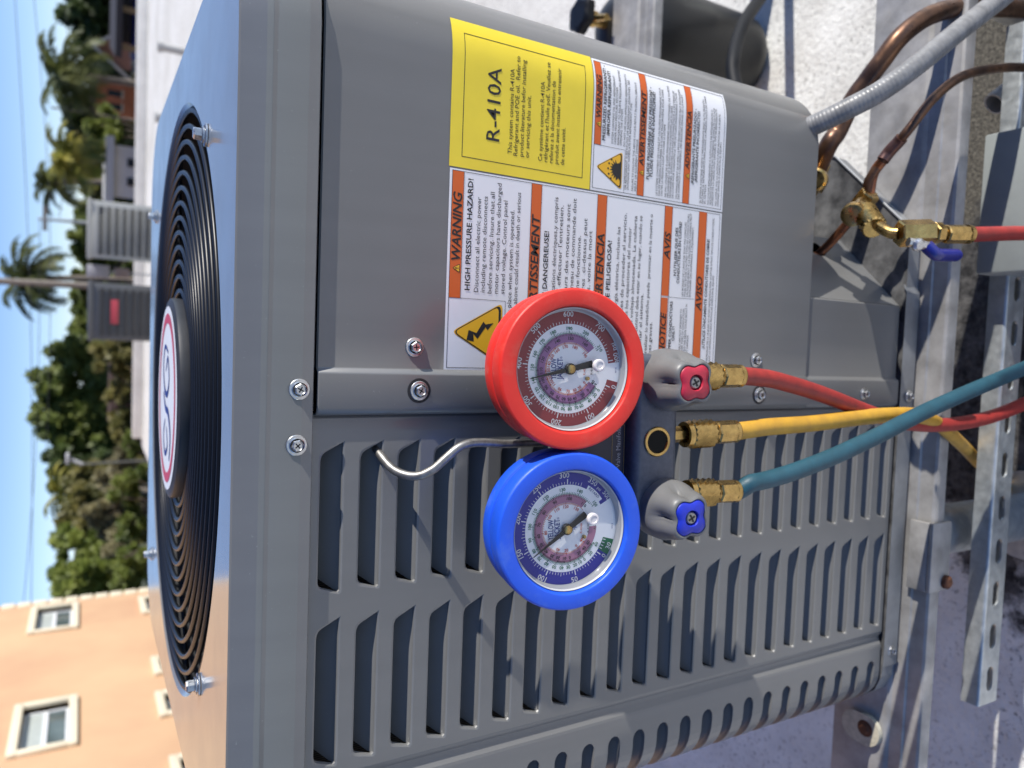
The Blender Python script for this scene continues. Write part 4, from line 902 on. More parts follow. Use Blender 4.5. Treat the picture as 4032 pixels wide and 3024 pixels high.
# ================================================================== hoses with couplings
def disp(pts): return [at(x, y, 1, Y) for x, y, Y in pts]
def hose(name, label, start, dirv, pts, hm, back=None):
    """start: top of the knurled coupling (world), dirv: direction the coupling points"""
    H = thing(name, label, 'hose', start)
    d = Vector(dirv).normalized(); M = frame(start, d)
    b = MB(); knurl(b, M, .004, .0255, .0102, 30, 8); b.lathe([(.0, .0098), (.004, .0102)], M, 24); b.lathe([(0, .0098), (.0005, .0066), (.004, .0064)], M, 24); b.obj('coupling', BRASS, H, angle=20)
    b = MB(); b.lathe([(.0245, .0088), (.0275, .0078), (.029, .0074)], M, 24); nut(b, M, .0285, .0455, .0090, n=8); b.lathe([(.0445, .0086), (.0475, .0089), (.0485, .0083)], M, 24, cap1=True); b.obj('ferrule', BRASS, H, angle=25)
    s = Vector(start)+d*.046
    P = smoothpath([s-d*.004, s+d*.004]+pts, 8); b = MB(); b.tube(P, .0071, 16); b.obj('tube', hm, H, angle=60)
    return H
red_pts = disp([(1660, 818, -.078), (1700, 828, -.077), (1750, 843, -.075), (1800, 861, -.073), (1850, 881, -.070), (1900, 899, -.067), (1950, 912, -.064), (2000, 918, -.060), (2050, 917, -.060), (2100, 910, -.062), (2150, 897, -.064), (2212, 872, -.066), (2280, 838, -.07), (2360, 770, -.08), (2420, 680, -.085), (2420, 590, -.075), (2340, 525, -.100), (2290, 508, -.100), (2212, 504, -.098), (2150, 505, -.0955), (2112, 506, -.0925), (2090, 506, -.0905)])
yel_pts = disp([(1650, 923, -.080), (1700, 919, -.079), (1750, 915, -.078), (1800, 909, -.077), (1850, 903, -.076), (1900, 898, -.076), (1940, 896, -.075), (1965, 896, -.073), (1990, 900, -.069), (2012, 908, -.062), (2035, 922, -.050), (2060, 944, -.032), (2085, 968, -.010), (2110, 995, .015), (2150, 1034, .045), (2212, 1090, .07), (2290, 1160, .09)])
blu_pts = disp([(1622, 1044, -.083), (1650, 1038, -.084), (1700, 1024, -.087), (1750, 1006, -.090), (1800, 986, -.092), (1850, 963, -.093), (1900, 939, -.094), (1950, 913, -.094), (2000, 888, -.094), (2050, 865, -.095), (2100, 843, -.096), (2150, 822, -.097), (2212, 796, -.10), (2290, 765, -.11)])
HR = hose('red_hose', 'red charging hose from the red-capped knob to the brass ball valve', ML(.0474, -.1125, -.032), ML(.0472, -.1593, -.032)-ML(.0474, -.1125, -.032), red_pts, HRED)
hose('yellow_hose', 'yellow charging hose from the middle port of the manifold', ML(.0031, -.1095, -.032), ML(.0039, -.1545, -.032)-ML(.0031, -.1095, -.032), yel_pts, HYEL)
hose('blue_hose', 'teal blue charging hose from the blue-capped knob crossing over the others', ML(-.0418, -.1135, -.032), ML(-.0438, -.1598, -.034)-ML(-.0418, -.1135, -.032), blu_pts, HBLU)
# ball valve at the far end of the red hose, screwed on the service port
def K2(x, y): return ((3000+x/2.1434)/KD, (600+y/2.1434)/KD)
def k2(x, y, Y): return at(*K2(x, y), 1, Y)
e0 = red_pts[-1]; e1 = k2(1540, 690, -.083); d = (e1-e0).normalized(); M = frame(e0, d)
b = MB(); c0 = k2(1730, 692, -.090); M = frame(c0, e1-c0); L0 = (e1-c0).length
nut(b, M, -.001, L0, .0088, n=8); b.lathe([(-.003, .0088), (.0015, .0090)], M, 24, cap0=True)
b.lathe([(L0, .0052), (L0+.006, .0052)], M, 16)
h0, h1 = k2(1510, 680, -.080), k2(1455, 680, -.078); M = frame(h0, h1-h0); nut(b, M, 0, (h1-h0).length+.002, .0100)
g0, g1 = k2(1435, 678, -.076), k2(1150, 685, -.060); M = frame(g0, g1-g0, (1, 0, 0)); LG = (g1-g0).length; b.lathe([(-.003, .008), (0, .0095)], M, 20); nut(b, M, 0, LG, .0128, n=6)
b.tube(smoothpath([g1, k2(1090, 680, -.054), k2(1035, 655, -.047), k2(985, 620, -.038), k2(930, 560, -.026)], 6), .0055, 14)
BV = b.obj('ball_valve', BRASS, HR, angle=25); BV['label'] = 'brass ball valve with blue lever'
b = MB(); q0, q1 = k2(950, 640, -.034), k2(835, 465, -.006); M = frame(q0, q1-q0); knurl(b, M, 0, (q1-q0).length*.80, .0112, 34, 11); b.lathe([((q1-q0).length*.80, .0085), ((q1-q0).length, .0075)], M, 16, cap1=True); b.obj('knurled_nut', BRASS, BV, angle=20)
b = MB(); lv = [k2(1235, 755, -.077), k2(1330, 772, -.082), k2(1395, 790, -.084)]
b.tube(lv, .0042, 8); b.lathe([(0, .006), (.004, .006), (.006, .004)], frame(k2(1300, 775, -.080), (-.3, -1, .3)), 14, cap1=True); b.obj('lever_arm', ZINC, BV)
b = MB(); b.tube(smoothpath([k2(1385, 785, -.083), k2(1430, 830, -.086), k2(1475, 862, -.088), k2(1540, 868, -.089), k2(1610, 868, -.090), k2(1652, 868, -.090)], 6), lambda t: .0060 if t < .93 else .0048, 14); b.obj('lever_grip', mat('blue_vinyl_grip', (.012, .018, .20), .3, coat=.3), BV)
# ================================================================== background: neighbouring condensers on the roof
def px_box(x0, x1, y0, y1, d):
    A = far((x0+x1)/2, y1, d); B = far((x0+x1)/2, y0, d); zt = far(x0, (y0+y1)/2, d).z; return A, B, zt
def far_unit(label, y0, y1, xt, d, paint, badge=None, dep=.75):
    A, B, zt = px_box(xt, xt+60, y0, y1, d); A.z = B.z = 0; ex = (B-A); W_ = ex.length; ex.normalize(); zb = .28
    M = frame((A.x, A.y, 0), (0, 0, 1), ex)
    U = thing('condenser_unit', label, 'condenser', (A+B)/2, 'condensers standing further back on the roof')
    b = MB(); b.bbox(.02, W_-.02, .02, dep, zb, zt-.03, .01, M=M); b.obj('cabinet', paint, U)
    b = MB(); b.bbox(0, W_, 0, dep+.02, zt-.045, zt, .015, M=M); b.obj('lid', paint, U)
    nr = 8; h = (zt-.10-zb-.04)/nr
    b0 = MB(); n_ = 22
    for k in range(n_):
        x = .07+(W_-.17)*k/(n_-1); b0.box(x, x+.014, -.004, .018, 0, h*.66, 0, M)
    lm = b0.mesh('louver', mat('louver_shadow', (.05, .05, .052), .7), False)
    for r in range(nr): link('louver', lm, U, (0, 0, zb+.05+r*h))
    for fx in (.08, W_-.14):
        for fy in (.08, dep-.1): b = MB(); b.box(fx, fx+.06, fy, fy+.06, .002, zb, 0, M); b.obj('leg', ALU, U, smooth=False)
    if badge:
        b = MB(); b.bbox(W_*.28, W_*.72, -.012, .0, zt-.34, zt-.25, .02, M=M) if 0 else b.bbox(W_*.30, W_*.70, -.014, .0, zt-.32, zt-.24, .006, M=M); b.obj('badge', badge, U)
far_unit('pale silver condenser on the roof behind, right of the dark one', 430, 562, 188, 10.5, mat('silver_enamel', (.40, .41, .39), .45, var=.05, scale=3))
far_unit('dark charcoal condenser with a red badge on the roof behind', 607, 738, 190, 10.2, mat('charcoal_enamel', (.095, .098, .102), .4, var=.06, scale=3), mat('red_badge', (.42, .05, .07), .4))
A, B, zt = px_box(190, 250, 566, 600, 11.2); A.z = B.z = 0
M = frame((A.x, A.y, 0), (0, 0, 1), B-A); W_ = (B-A).length
t_ = thing('switch_box', 'grey switch boxes on a post between the two far condensers', 'electrical box', (A+B)/2)
b = MB(); b.bbox(0, W_*.8, 0, .12, .84, 1.10, .01, M=M); b.obj('enclosure', mat('light_box_grey', (.50, .50, .52), .5), t_)
b = MB(); b.bbox(W_*.1, W_*.7, .01, .12, .60, .78, .01, M=M); b.obj('enclosure', mat('faded_box', (.45, .36, .33), .5), t_)
b = MB(); b.box(W_*.35, W_*.45, .12, .18, .002, 1.05, 0, M); b.obj('post', GALV, t_)

# ================================================================== peach apartment building
STP = bpy.data.materials.new('peach_stucco'); n_, l_, bb_ = nodes(STP); setp(bb_, Roughness=.85)
tc = n_.new('ShaderNodeTexCoord'); t1 = n_.new('ShaderNodeTexNoise'); t1.inputs['Scale'].default_value = .35; t1.inputs['Detail'].default_value = 6
r1 = n_.new('ShaderNodeValToRGB'); r1.color_ramp.elements[0].color = (.53, .31, .185, 1); r1.color_ramp.elements[0].position = .32; r1.color_ramp.elements[1].color = (.63, .415, .24, 1); r1.color_ramp.elements[1].position = .65
l_.new(tc.outputs['Object'], t1.inputs['Vector']); l_.new(t1.outputs['Fac'], r1.inputs[0]); l_.new(r1.outputs[0], bb_.inputs['Base Color'])
CREAM = mat('cream_trim', (.72, .64, .48), .8, var=.04, scale=2)
C0 = far(310, 1274, 26.5); C0.z = 0
hd = Vector((-math.sin(_y), math.cos(_y), 0)); wd = Matrix.Rotation(R(-2), 3, 'Z') @ hd          # wall runs away from us
nw = Vector((wd.y, -wd.x, 0))                                                                  # outward normal (to the right)
def wallpt(x, y):
    d = ray(x, y); t = (C0-CAM).dot(nw)/d.dot(nw); P = CAM+d*t; return (-(P-C0).dot(wd), P.z)      # metres from the corner towards us, height
MW = Matrix((-wd, nw, Vector((0, 0, 1)))).transposed().to_4x4(); MW.translation = Vector((C0.x, C0.y, 0))
PB = thing('apartment_building', 'tall peach stucco building with cream window surrounds', 'building', (C0.x, C0.y, -4))
wins = [(60, 170, 1311, 1366), (20, 168, 1520, 1627)]
ho = []; wl = []
for (x0, x1, y0, y1) in wins:
    a0, zt_ = wallpt(x0+4, (y0+y1)/2); _, zb_ = wallpt(x1, (y0+y1)/2); aL = wallpt((x0+x1)/2, y0)[0]; aR = wallpt((x0+x1)/2, y1)[0]
    wl.append((aL, aR, zb_, zt_))
for (x0, y0, y1) in ((302, 1293, 1329), (329, 1424, 1462), (339, 1500, 1554), (369, 1640, 1690)):
    a0, zt_ = wallpt(x0, (y0+y1)/2); aL = wallpt(x0+5, y0)[0]; aR = wallpt(x0+5, y1)[0]; wl.append((aL, aR, zt_-1.5, zt_))
tw = .16
holes = [[(a0+tw, z0+tw), (a1-tw, z0+tw), (a1-tw, z1-tw), (a0+tw, z1-tw)] for a0, a1, z0, z1 in wl]
b = MB(); b.poly([[(0, -4), (24, -4), (24, 9), (0, 9)]]+holes, lambda a, z: MW @ Vector((a, 0, z)))
b.add([MW @ Vector(p) for p in ((0, 0, -4), (0, -14, -4), (0, -14, 9), (0, 0, 9), (24, 0, -4), (24, -14, -4), (24, -14, 9), (24, 0, 9))], [(0, 1, 2, 3), (4, 5, 6, 7), (3, 2, 6, 7), (1, 5, 6, 2)])
b.obj('wall', STP, PB, smooth=False)
PANE = mat('window_pane', (.10, .13, .13), .08, var=.3, scale=2, coat=.5); BLIND = mat('window_blind', (.42, .45, .42), .4, var=.08, scale=3)
for a0, a1, z0, z1 in wl:
    b = MB()
    for (p0, p1, q0, q1) in ((a0, a1, z1-tw, z1), (a0, a1, z0, z0+tw), (a0, a0+tw, z0+tw, z1-tw), (a1-tw, a1, z0+tw, z1-tw)):
        b.bbox(p0, p1, -.0, .09, q0, q1, .012, M=MW)
    wo_ = b.obj('window', CREAM, PB)
    m_ = (a0+a1)/2
    b = MB()
    for (p0, p1, q0, q1) in ((a0+tw, a1-tw, z1-tw-.05, z1-tw), (a0+tw, a1-tw, z0+tw, z0+tw+.05), (a0+tw, a0+tw+.05, z0+tw, z1-tw), (a1-tw-.05, a1-tw, z0+tw, z1-tw), (a0+tw, a1-tw, (z0+z1)/2-.04, (z0+z1)/2+.04)):
        b.box(p0, p1, -.16, -.10, q0, q1, 0, MW)
    b.obj('frame', mat('white_frame', (.72, .73, .74), .4), wo_, smooth=False)
    for q0, q1, mm_ in ((z0+tw, (z0+z1)/2, PANE), ((z0+z1)/2, z1-tw, BLIND)):
        b = MB(); b.box(a0+tw, a1-tw, -.15, -.13, q0, q1, 0, MW); b.obj('pane', mm_, wo_, smooth=False)
qh = .39
for k in range(32):
    z = -3.9+k*qh; wdt = .52 if k % 2 else .30
    b = MB(); b.bbox(-.05, .32, -.32, .05, z+.02, z+qh-.03, .03, M=MW); b.obj('quoin', CREAM, PB)

# ================================================================== trees, palms
def leaf_mat(name, c1, c2):
    m = bpy.data.materials.new(name); n, l, b = nodes(m); setp(b, Roughness=.55)
    tc = n.new('ShaderNodeTexCoord'); t = n.new('ShaderNodeTexNoise'); t.inputs['Scale'].default_value = 1.3; t.inputs['Detail'].default_value = 5
    r = n.new('ShaderNodeValToRGB'); r.color_ramp.elements[0].color = (*c1, 1); r.color_ramp.elements[0].position = .35; r.color_ramp.elements[1].color = (*c2, 1); r.color_ramp.elements[1].position = .66
    l.new(tc.outputs['Object'], t.inputs['Vector']); l.new(t.outputs['Fac'], r.inputs[0]); l.new(r.outputs[0], b.inputs['Base Color'])
    tr = n.new('ShaderNodeBsdfTranslucent'); l.new(r.outputs[0], tr.inputs[0]); ms = n.new('ShaderNodeMixShader'); ms.inputs[0].default_value = .38
    l.new(b.outputs[0], ms.inputs[1]); l.new(tr.outputs[0], ms.inputs[2]); l.new(ms.outputs[0], n['Material Output'].inputs[0]); return m
LV = dict(dark=leaf_mat('dark_leaves', (.035, .060, .018), (.095, .135, .035)), mid=leaf_mat('green_leaves', (.085, .125, .022), (.24, .28, .06)), olive=leaf_mat('olive_leaves', (.11, .115, .03), (.30, .26, .08)), lime=leaf_mat('lime_leaves', (.13, .18, .03), (.30, .34, .07)), gold=leaf_mat('yellowing_fronds', (0.151, 0.184, 0.035), (0.566, 0.501, 0.122)), palm=leaf_mat('palm_fronds', (.06, .085, .022), (.20, .21, .07)), dry=leaf_mat('dry_brush', (0.170, 0.153, 0.078), (0.415, 0.369, 0.192)))
BARK = mat('bark', (.10, .08, .06), .9, var=.3, scale=6)
def tree(label, d, blobs, n, lm, leaf=.22, seed=1, name='broadleaf_tree', groundz=-4.0, shell=.55):
    rr = random.Random(seed); k = ppm(d); C = []
    for x, y, r in blobs: P = far(x, y, d); C.append((P+Vector((0, rr.uniform(-.6, .6), 0)), 1.18*r/k))
    tot = sum(r**2 for _, r in C); base = sum((P for P, _ in C), Vector())/len(C); base.z = groundz
    Tn = thing(name, label, 'tree', base)
    V = []; F = []
    for P, r in C:
        # leaves gather on smaller clumps spread through the blob
        sub = []
        for q in range(max(6, int(20*r*r/ (r+.5)))):
            v = Vector((rr.gauss(0, 1), rr.gauss(0, 1), rr.gauss(0, 1))).normalized()*r*(rr.random()**.4)
            v.z *= .85; sub.append((P+v, r*rr.uniform(.16, .34)))
        m = int(1.7*n*r*r/tot)
        for q in range(m):
            c, sr = sub[rr.randrange(len(sub))]; v = Vector((rr.gauss(0, 1), rr.gauss(0, 1), rr.gauss(0, 1))).normalized()*sr*(rr.random()**.33); o = c+v
            a = Vector((rr.gauss(0, 1), rr.gauss(0, 1), rr.gauss(0, .7))).normalized(); bb2 = a.orthogonal().normalized(); s = leaf*rr.uniform(.5, 1.25)
            i = len(V); V += [o-a*s, o+bb2*s*.45, o+a*s, o-bb2*s*.45]; F.append((i, i+1, i+2, i+3))
    me = bpy.data.meshes.new('crown'); me.from_pydata([tuple(v) for v in V], [], F); me.materials.append(lm); link('crown', me, Tn)
    b = MB(); tz = max(P.z for P, _ in C)
    b.tube([base, base+Vector((.1, 0, (tz-groundz)*.3)), base+Vector((-.1, .1, (tz-groundz)*.55))], lambda t: .24*(1-.5*t), 8)
    for P, r in C[:7]: b.tube(smoothpath([base+Vector((0, 0, (tz-groundz)*rr.uniform(.25, .5))), (base+P)/2+Vector((0, 0, (P.z-groundz)*.15)), P+Vector((0, 0, r*.3))], 3), lambda t: .09*(1-.7*t), 6)
    b.obj('trunk', BARK, Tn); return Tn
def palm(label, d, cx, cy, rpx, lm, seed=1, nf=22, trunk_end=None, droop=1.):
    rr = random.Random(seed); k = ppm(d); P = far(cx, cy, d); Rm = 1.2*rpx/k; base = far(*(trunk_end or (cx+120, cy+8)), d); base = base+(base-P)*((base.z+4)/max(.1, (P.z-base.z))); base.z = -4
    Tn = thing('palm_tree', label, 'palm', base, 'palms beyond the roof')
    b = MB()
    nf = int(nf*1.35)
    for f in range(nf):
        az = 2*PI*f/nf+rr.uniform(-.2, .2); el = rr.uniform(-.45, 1.25); L_ = Rm*rr.uniform(.8, 1.1); N = 12; pts = []
        for i in range(N+1):
            t = i/N; e = el-droop*1.5*t*t; pts.append((pts[-1]+Vector((math.cos(az)*math.cos(e), math.sin(az)*math.cos(e), math.sin(e)))*L_/N) if pts else P.copy())
        for i in range(1, N+1):
            p = pts[i]; dv = (pts[i]-pts[i-1]).normalized(); sd = dv.cross(Vector((0, 0, 1))).normalized()
            ll = L_*.30*math.sin(PI*(.12+.80*i/N))
            for q in (0, .5):
                pp = p-dv*q*L_/N
                for sg in (-1, 1):
                    tip = pp+sd*sg*ll*rr.uniform(.8, 1)+dv*ll*.45-Vector((0, 0, ll*rr.uniform(.25, .65))); wv = dv*L_*.028
                    b.add([pp-wv, pp+wv, tip], [(0, 1, 2)])
        b.tube(pts, lambda t: .035*(1-.8*t), 4, caps=False)
    b.obj('crown', lm, Tn, smooth=False)
    b = MB(); b.tube(smoothpath([base, base.lerp(P, .5)+Vector((.15, 0, 0)), P], 6), lambda t: .17-.05*t, 8); b.obj('trunk', mat('palm_bark', (.22, .19, .16), .9, var=.25, scale=9), Tn)
tree('dense dark green tree at the far right edge of the view', 38, [(172, 10, 45), (180, 60, 42), (190, 105, 36), (215, 30, 42), (225, 90, 40), (205, -40, 50)], 6500, LV['dark'], .26, 1)
palm('bushy coconut palm in front of the dark tree, with a pale leaning trunk', 33, 150, 160, 92, LV['palm'], 2, 26, (300, 190))
tree('bright lime green bushy tree between two palms', 36, [(225, 275, 30), (205, 290, 26), (240, 295, 30), (232, 255, 24)], 3500, LV['lime'], .2, 3)
tree('small dark green tree left of the leaning palm trunk', 42, [(170, 250, 34), (195, 225, 38), (220, 215, 36), (240, 195, 30), (160, 275, 24)], 4200, LV['dark'], .24, 4)
palm('yellowing palm just right of the silver condenser', 34, 160, 345, 72, LV['gold'], 5, 24, (300, 352), 1.1)
tree('olive green tree behind the yellowing palm', 45, [(165, 320, 36), (150, 350, 30), (195, 370, 38), (215, 335, 36), (230, 390, 36)], 4500, LV['olive'], .25, 6)
palm('short palm with dark drooping fronds beside the grey lamp post', 40, 118, 395, 62, LV['palm'], 7, 20, (300, 400), 1.0)
tree('dark green tree low behind the silver condenser', 44, [(205, 430, 36), (190, 470, 34), (190, 520, 34), (205, 560, 34), (190, 600, 30)], 4500, LV['mid'], .25, 8)
palm('tall palm rising behind the thick utility pole', 42, 58, 600, 86, LV['palm'], 9, 24, (300, 612), 1.0)
tree('slender green tree left of the tall palm', 46, [(190, 640, 30), (185, 690, 34), (180, 730, 36), (210, 670, 36), (230, 720, 40)], 4200, LV['mid'], .25, 10)
tree('big rounded dark tree, tallest of the trees behind the emblem', 44, [(105, 850, 40), (130, 800, 44), (150, 760, 40), (110, 890, 38), (135, 930, 42), (170, 830, 46), (190, 900, 50), (195, 770, 44), (160, 970, 44), (215, 950, 50), (225, 840, 50), (240, 790, 44)], 9500, LV['mid'], .28, 11)
tree('dark bushy tree beside the white street lamp', 40, [(140, 1000, 36), (170, 1030, 40), (150, 1050, 30), (205, 1020, 44), (240, 1000, 44)], 4200, LV['dark'], .25, 12)
palm('low golden palm among the brush on the left', 38, 140, 1060, 60, LV['gold'], 13, 20, (290, 1066), 1.0)
tree('olive brown scrubby tree left of the street lamp', 36, [(180, 1090, 44), (160, 1130, 40), (205, 1060, 48), (200, 1150, 48), (240, 1100, 50)], 5200, LV['olive'], .24, 14)
tree('green leafy tree beside the peach building', 34, [(165, 1190, 44), (175, 1240, 46), (210, 1210, 50), (150, 1230, 34), (225, 1270, 50), (250, 1180, 44)], 5500, LV['lime'], .24, 15)
tree('dry brown brush in front of the left trees', 31, [(250, 1040, 40), (245, 1110, 40), (255, 1165, 36), (215, 1100, 30), (270, 980, 34)], 3800, LV['dry'], .2, 16, name='shrub')
tree('low bright green hedge against the roof edge on the left', 27, [(280, 1030, 30), (278, 1080, 32), (282, 1140, 34), (280, 1200, 34), (275, 1255, 34), (285, 965, 24)], 4200, LV['mid'], .16, 17, name='shrub')
tree('low green bushes behind the dark charcoal condenser', 32, [(240, 770, 34), (255, 830, 34), (262, 890, 34), (262, 940, 30)], 3200, LV['olive'], .18, 18, name='shrub')
# ---- poles, lamp, wires
def pole(name, label, x0, y0, d, r, m):
    P = far(x0, y0, d); t = thing(name, label, 'pole', (P.x, P.y, -4)); b = MB(); b.tube([(P.x+.1, P.y, -4), P], lambda t: r*(1-.2*t), 10); b.obj('shaft', m, t); return t, P
WOODP = mat('weathered_pole', (.24, .21, .18), .9, var=.2, scale=5)
t, P = pole('utility_pole', 'thick weathered utility pole in front of the tall palm', -8, 607, 28, .13, WOODP)
t, P = pole('utility_pole', 'thin grey pole with a short cross arm above the silver condenser', 82, 472, 36, .08, GALV)
b = MB(); Q = far(86, 470, 36); b.box(Q.x-.5, Q.x+.5, Q.y-.05, Q.y+.05, Q.z-.25, Q.z-.1); b.obj('cross_arm', WOODP, t)
t, P = pole('street_lamp', 'white street lamp in front of the big dark trees', 178, 1003, 30, .05, mat('lamp_pole_grey', (.12, .12, .11), .6)); Q = far(178, 1003, 30)
b = MB(); b.tube([Q, Q+Vector((.12, 0, .22)), Q+Vector((.22, 0, .40))], .06, 8); b.bbox(Q.x+.02, Q.x+.42, Q.y-.13, Q.y+.13, Q.z+.38, Q.z+.50, .05); b.obj('lamp_head', mat('lamp_white', (.6, .6, .6), .5), t)
t, P = pole('utility_pole', 'slim pole beside the leaning palm trunk at the far right', 110, 232, 34, .045, WOODP)
WIRE = mat('wire', (.03, .03, .035), .6)
for i, (x0, y0, x1, y1, d0, d1, lb) in enumerate(((134, -40, 128, 470, 36, 36, 'upper overhead wire crossing the palms on the right'), (30, -40, 60, 1660, 40, 34, 'long overhead wire crossing the whole sky, nearest the top'), (70, -40, 100, 980, 40, 34, 'overhead wire running towards the big tree'), (86, 470, 10, 1660, 36, 36, 'overhead wire leaving the grey pole to the left'))):
    A, B = far(x0, y0, d0), far(x1, y1, d1); pts = [A.lerp(B, k/20)-Vector((0, 0, .35*math.sin(PI*k/20))) for k in range(21)]
    b = MB(); b.tube(pts, .013, 5); tag(b.obj('overhead_wire', WIRE), lb, 'wire', 'overhead wires')
# ---- houses beyond the roof on the right
def house(label, x0, y0, y1, zeave, d, wallm, roofm, dep=6., gable=1.4, ov=.3):
    A, B = far(x0, y1, d), far(x0, y0, d); A.z = B.z = 0; ex = B-A; W_ = ex.length; M = frame((A.x, A.y, 0), (0, 0, 1), ex)
    H = thing('house', label, 'house', (A.x, A.y, -4)); b = MB(); b.box(0, W_, 0, dep, -4, zeave, 0, M)
    if gable: b.add([M @ Vector(p) for p in ((0, 0, zeave), (W_, 0, zeave), (W_/2, 0, zeave+gable))], [(0, 1, 2)])
    b.obj('wall', wallm, H, smooth=False); b = MB()
    if gable:
        for sgn in (0, 1):
            x_e = -ov if sgn == 0 else W_+ov; ze = zeave-ov*gable/(W_/2)
            b.add([M @ Vector(p) for p in ((x_e, -ov, ze), (W_/2, -ov, zeave+gable), (W_/2, dep+ov, zeave+gable), (x_e, dep+ov, ze), (x_e, -ov, ze+.18), (W_/2, -ov, zeave+gable+.18), (W_/2, dep+ov, zeave+gable+.18), (x_e, dep+ov, ze+.18))], [(0, 1, 2, 3), (4, 5, 6, 7), (0, 1, 5, 4), (3, 2, 6, 7), (0, 3, 7, 4)])
    else: b.box(-ov, W_+ov, -ov, dep+ov, zeave, zeave+.25, 0, M)
    b.obj('roof', roofm, H, smooth=False)
    for f in (.25, .62):
        o = MB(); o.box(W_*f, W_*(f+.16), -.04, .0, zeave-1.0, zeave-.45, 0, M); wn = o.obj('window', mat('dark_window', (.02, .022, .025), .2), H, smooth=False)
        o = MB(); o.box(W_*f-.08, W_*(f+.16)+.08, -.09, -.041, zeave-1.08, zeave-1.0, 0, M); o.obj('sill', CREAM, wn, smooth=False)
    return H
TERR = mat('terracotta_wall', (.56, .20, .10), .85, var=.15, scale=1.5); PALE = mat('pale_wall', (.42, .40, .36), .85, var=.1, scale=1.5)
house('brown gabled house with pale roof trim behind the palms', 262, 70, 150, far(262, 110, 36).z, 36, mat('brown_wall', (.34, .17, .13), .85, var=.15, scale=1.5), mat('pale_roof_trim', (.50, .48, .46), .7), 6, .9)
house('orange walled house half hidden by the palm trunk', 212, 172, 250, far(208, 200, 40).z, 40, TERR, mat('brown_roof', (.10, .06, .05), .8), 6, 0)
house('low pale house behind the yellowing palm', 244, 312, 425, far(246, 350, 33).z, 33, mat('bright_wall', (.74, .72, .68), .85, var=.08, scale=1.5), mat('pale_roof', (.62, .61, .58), .8), 6, 0)
house('dark red house low behind the charcoal condenser', 250, 790, 900, far(252, 850, 38).z, 38, mat('dark_red_wall', (.14, .05, .045), .85), mat('brown_roof', (.1, .06, .05), .8), 6, 0)
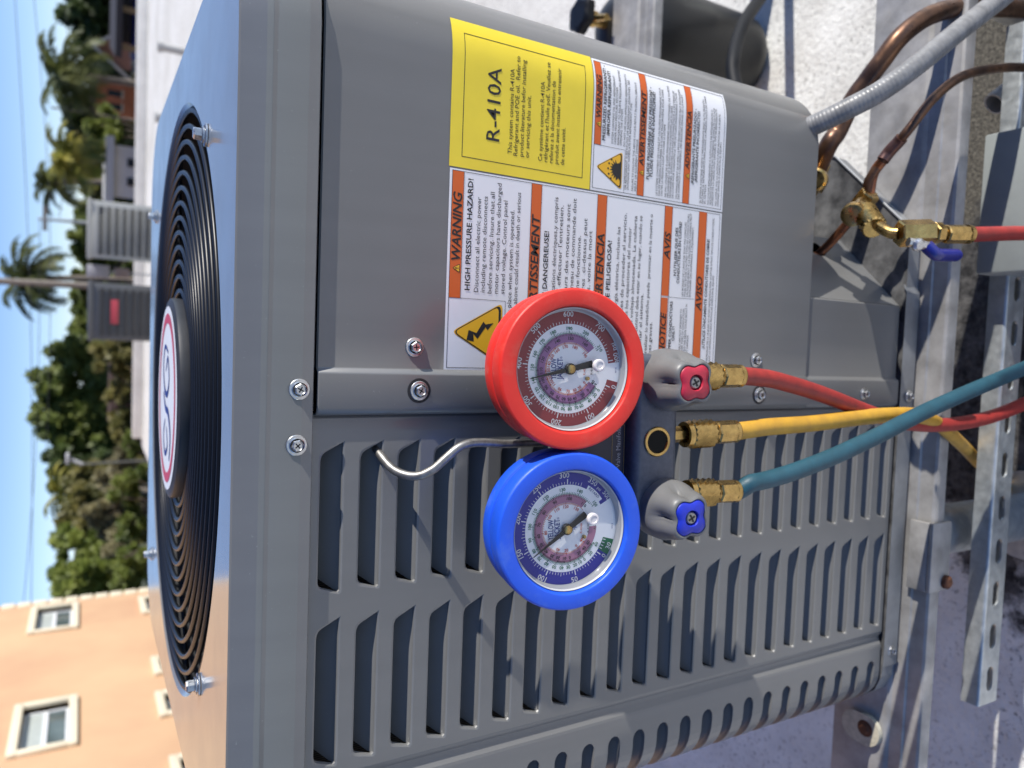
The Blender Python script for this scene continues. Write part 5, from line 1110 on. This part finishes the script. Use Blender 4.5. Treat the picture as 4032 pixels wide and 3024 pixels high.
# carport with a parked car, right edge
A, B = far(268, 108, 25), far(268, -60, 25); A.z = B.z = 0; ex = B-A; W_ = ex.length; M = frame((A.x, A.y, 0), (0, 0, 1), ex); ze = far(264, 50, 25).z
CP = thing('carport', 'dark open carport at the far right edge beyond the roof', 'carport', (A.x, A.y, -4)); b = MB(); b.box(-.2, W_+.2, -.3, 6, ze, ze+.16, 0, M); b.obj('roof', mat('dark_fascia', (.05, .045, .045), .7), CP, smooth=False)
b = MB(); b.box(0, W_, 5.8, 6, -4, ze, 0, M); b.obj('back_wall', mat('dark_wall', (.03, .03, .032), .9), CP, smooth=False)
for fx in (0, W_*.5, W_-.15):
    b = MB(); b.box(fx, fx+.15, 0, .15, -4, ze, 0, M); b.obj('post', mat('tan_post', (.30, .22, .12), .8), CP, smooth=False)
def car(label, x, y, d, colr, rot):
    P = far(x, y, d); zt = P.z; M = frame((P.x, P.y, zt-1.45), (0, 0, 1), (math.cos(rot), math.sin(rot), 0)); C = thing('parked_car', label, 'car', (P.x, P.y, zt-1.45), 'cars parked beyond the roof')
    prof = [(-2.1, .35), (-2.1, .80), (-1.9, .92), (-1.35, .98), (-.75, 1.42), (.55, 1.45), (1.2, .98), (1.95, .86), (2.1, .65), (2.1, .35)]
    b = MB(); n = len(prof); b.add([M @ Vector((a, s, z)) for s in (-.85, .85) for a, z in prof], [(i, (i+1) % n, n+(i+1) % n, n+i) for i in range(n)]+[tuple(range(n-1, -1, -1)), tuple(range(n, 2*n))]); b.obj('body', mat('car_paint_'+label.split()[0], colr, .25, coat=.8), C, smooth=False)
    for s in (-.86, .86):
        b = MB(); b.add([M @ Vector(p) for p in ((-1.15, s, 1.0), (-.70, s, 1.36), (.48, s, 1.38), (.95, s, 1.0))], [(0, 1, 2, 3)]); b.obj('window', MATS['dark_window'], C, smooth=False)
        for wx in (-1.3, 1.3): b = MB(); b.lathe([(-.1, .2), (-.1, .32), (.1, .32), (.1, .2)], M @ Matrix.Translation((wx, s*.93, .32)) @ Matrix.Rotation(PI/2, 4, 'X'), 18, cap0=True, cap1=True); b.obj('wheel', BLACK, C)
car('blue car under the carport', 283, 58, 27, (.01, .03, .30), 1.2); car('grey car beside the carport post', 286, 100, 29, (.25, .25, .27), 1.4)
# slim white pipe and pedestal on the far roof
for (x0, y0, lb) in ((298, 95, 'short white vent pipe near the right end of the far roof'), (300, 250, 'short white vent pipe behind the right corner of the lid')):
    P = far(x0+22, y0, 11.0); b = MB(); b.lathe([(.002, .05), (.30, .05), (.302, .07), (.36, .07)], Matrix.Translation((P.x, P.y, 0)), 16, cap1=True); tag(b.obj('vent_pipe', mat('vent_grey', (.42, .42, .41), .7)), lb, 'vent', 'vent pipes on the roof')

# ---- far belt of trees that closes the horizon
for i, (y0, lm, x, lb) in enumerate(((-60, 'dark', 232, 'far dark tree right of the gabled house'), (40, 'mid', 226, 'far green tree above the gabled house'), (130, 'dark', 232, 'far dark tree behind the coconut palm'), (215, 'mid', 222, 'far green tree behind the orange house'), (300, 'olive', 222, 'far olive tree behind the lime green tree'), (385, 'mid', 218, 'far green tree behind the low pale house'), (465, 'dark', 222, 'far dark tree behind the silver condenser'), (550, 'mid', 216, 'far green tree behind the switch boxes'), (635, 'mid', 220, 'far green tree right of the charcoal condenser top'), (715, 'olive', 222, 'far olive tree left of the charcoal condenser'), (800, 'dark', 226, 'far dark tree under the big rounded tree'), (890, 'mid', 226, 'far green tree behind the motor cap emblem'), (980, 'olive', 222, 'far olive tree under the street lamp'), (1070, 'mid', 214, 'far green tree behind the golden palm'), (1155, 'olive', 210, 'far olive tree behind the dry brush'), (1240, 'mid', 206, 'far green tree nearest the peach building'))):
    tree(lb, 62, [(x, y0, 40), (x+26, y0-30, 44), (x+30, y0+28, 44), (x-14, y0+18, 30), (x+62, y0, 50)], 3000, LV[lm], .38, 40+i)
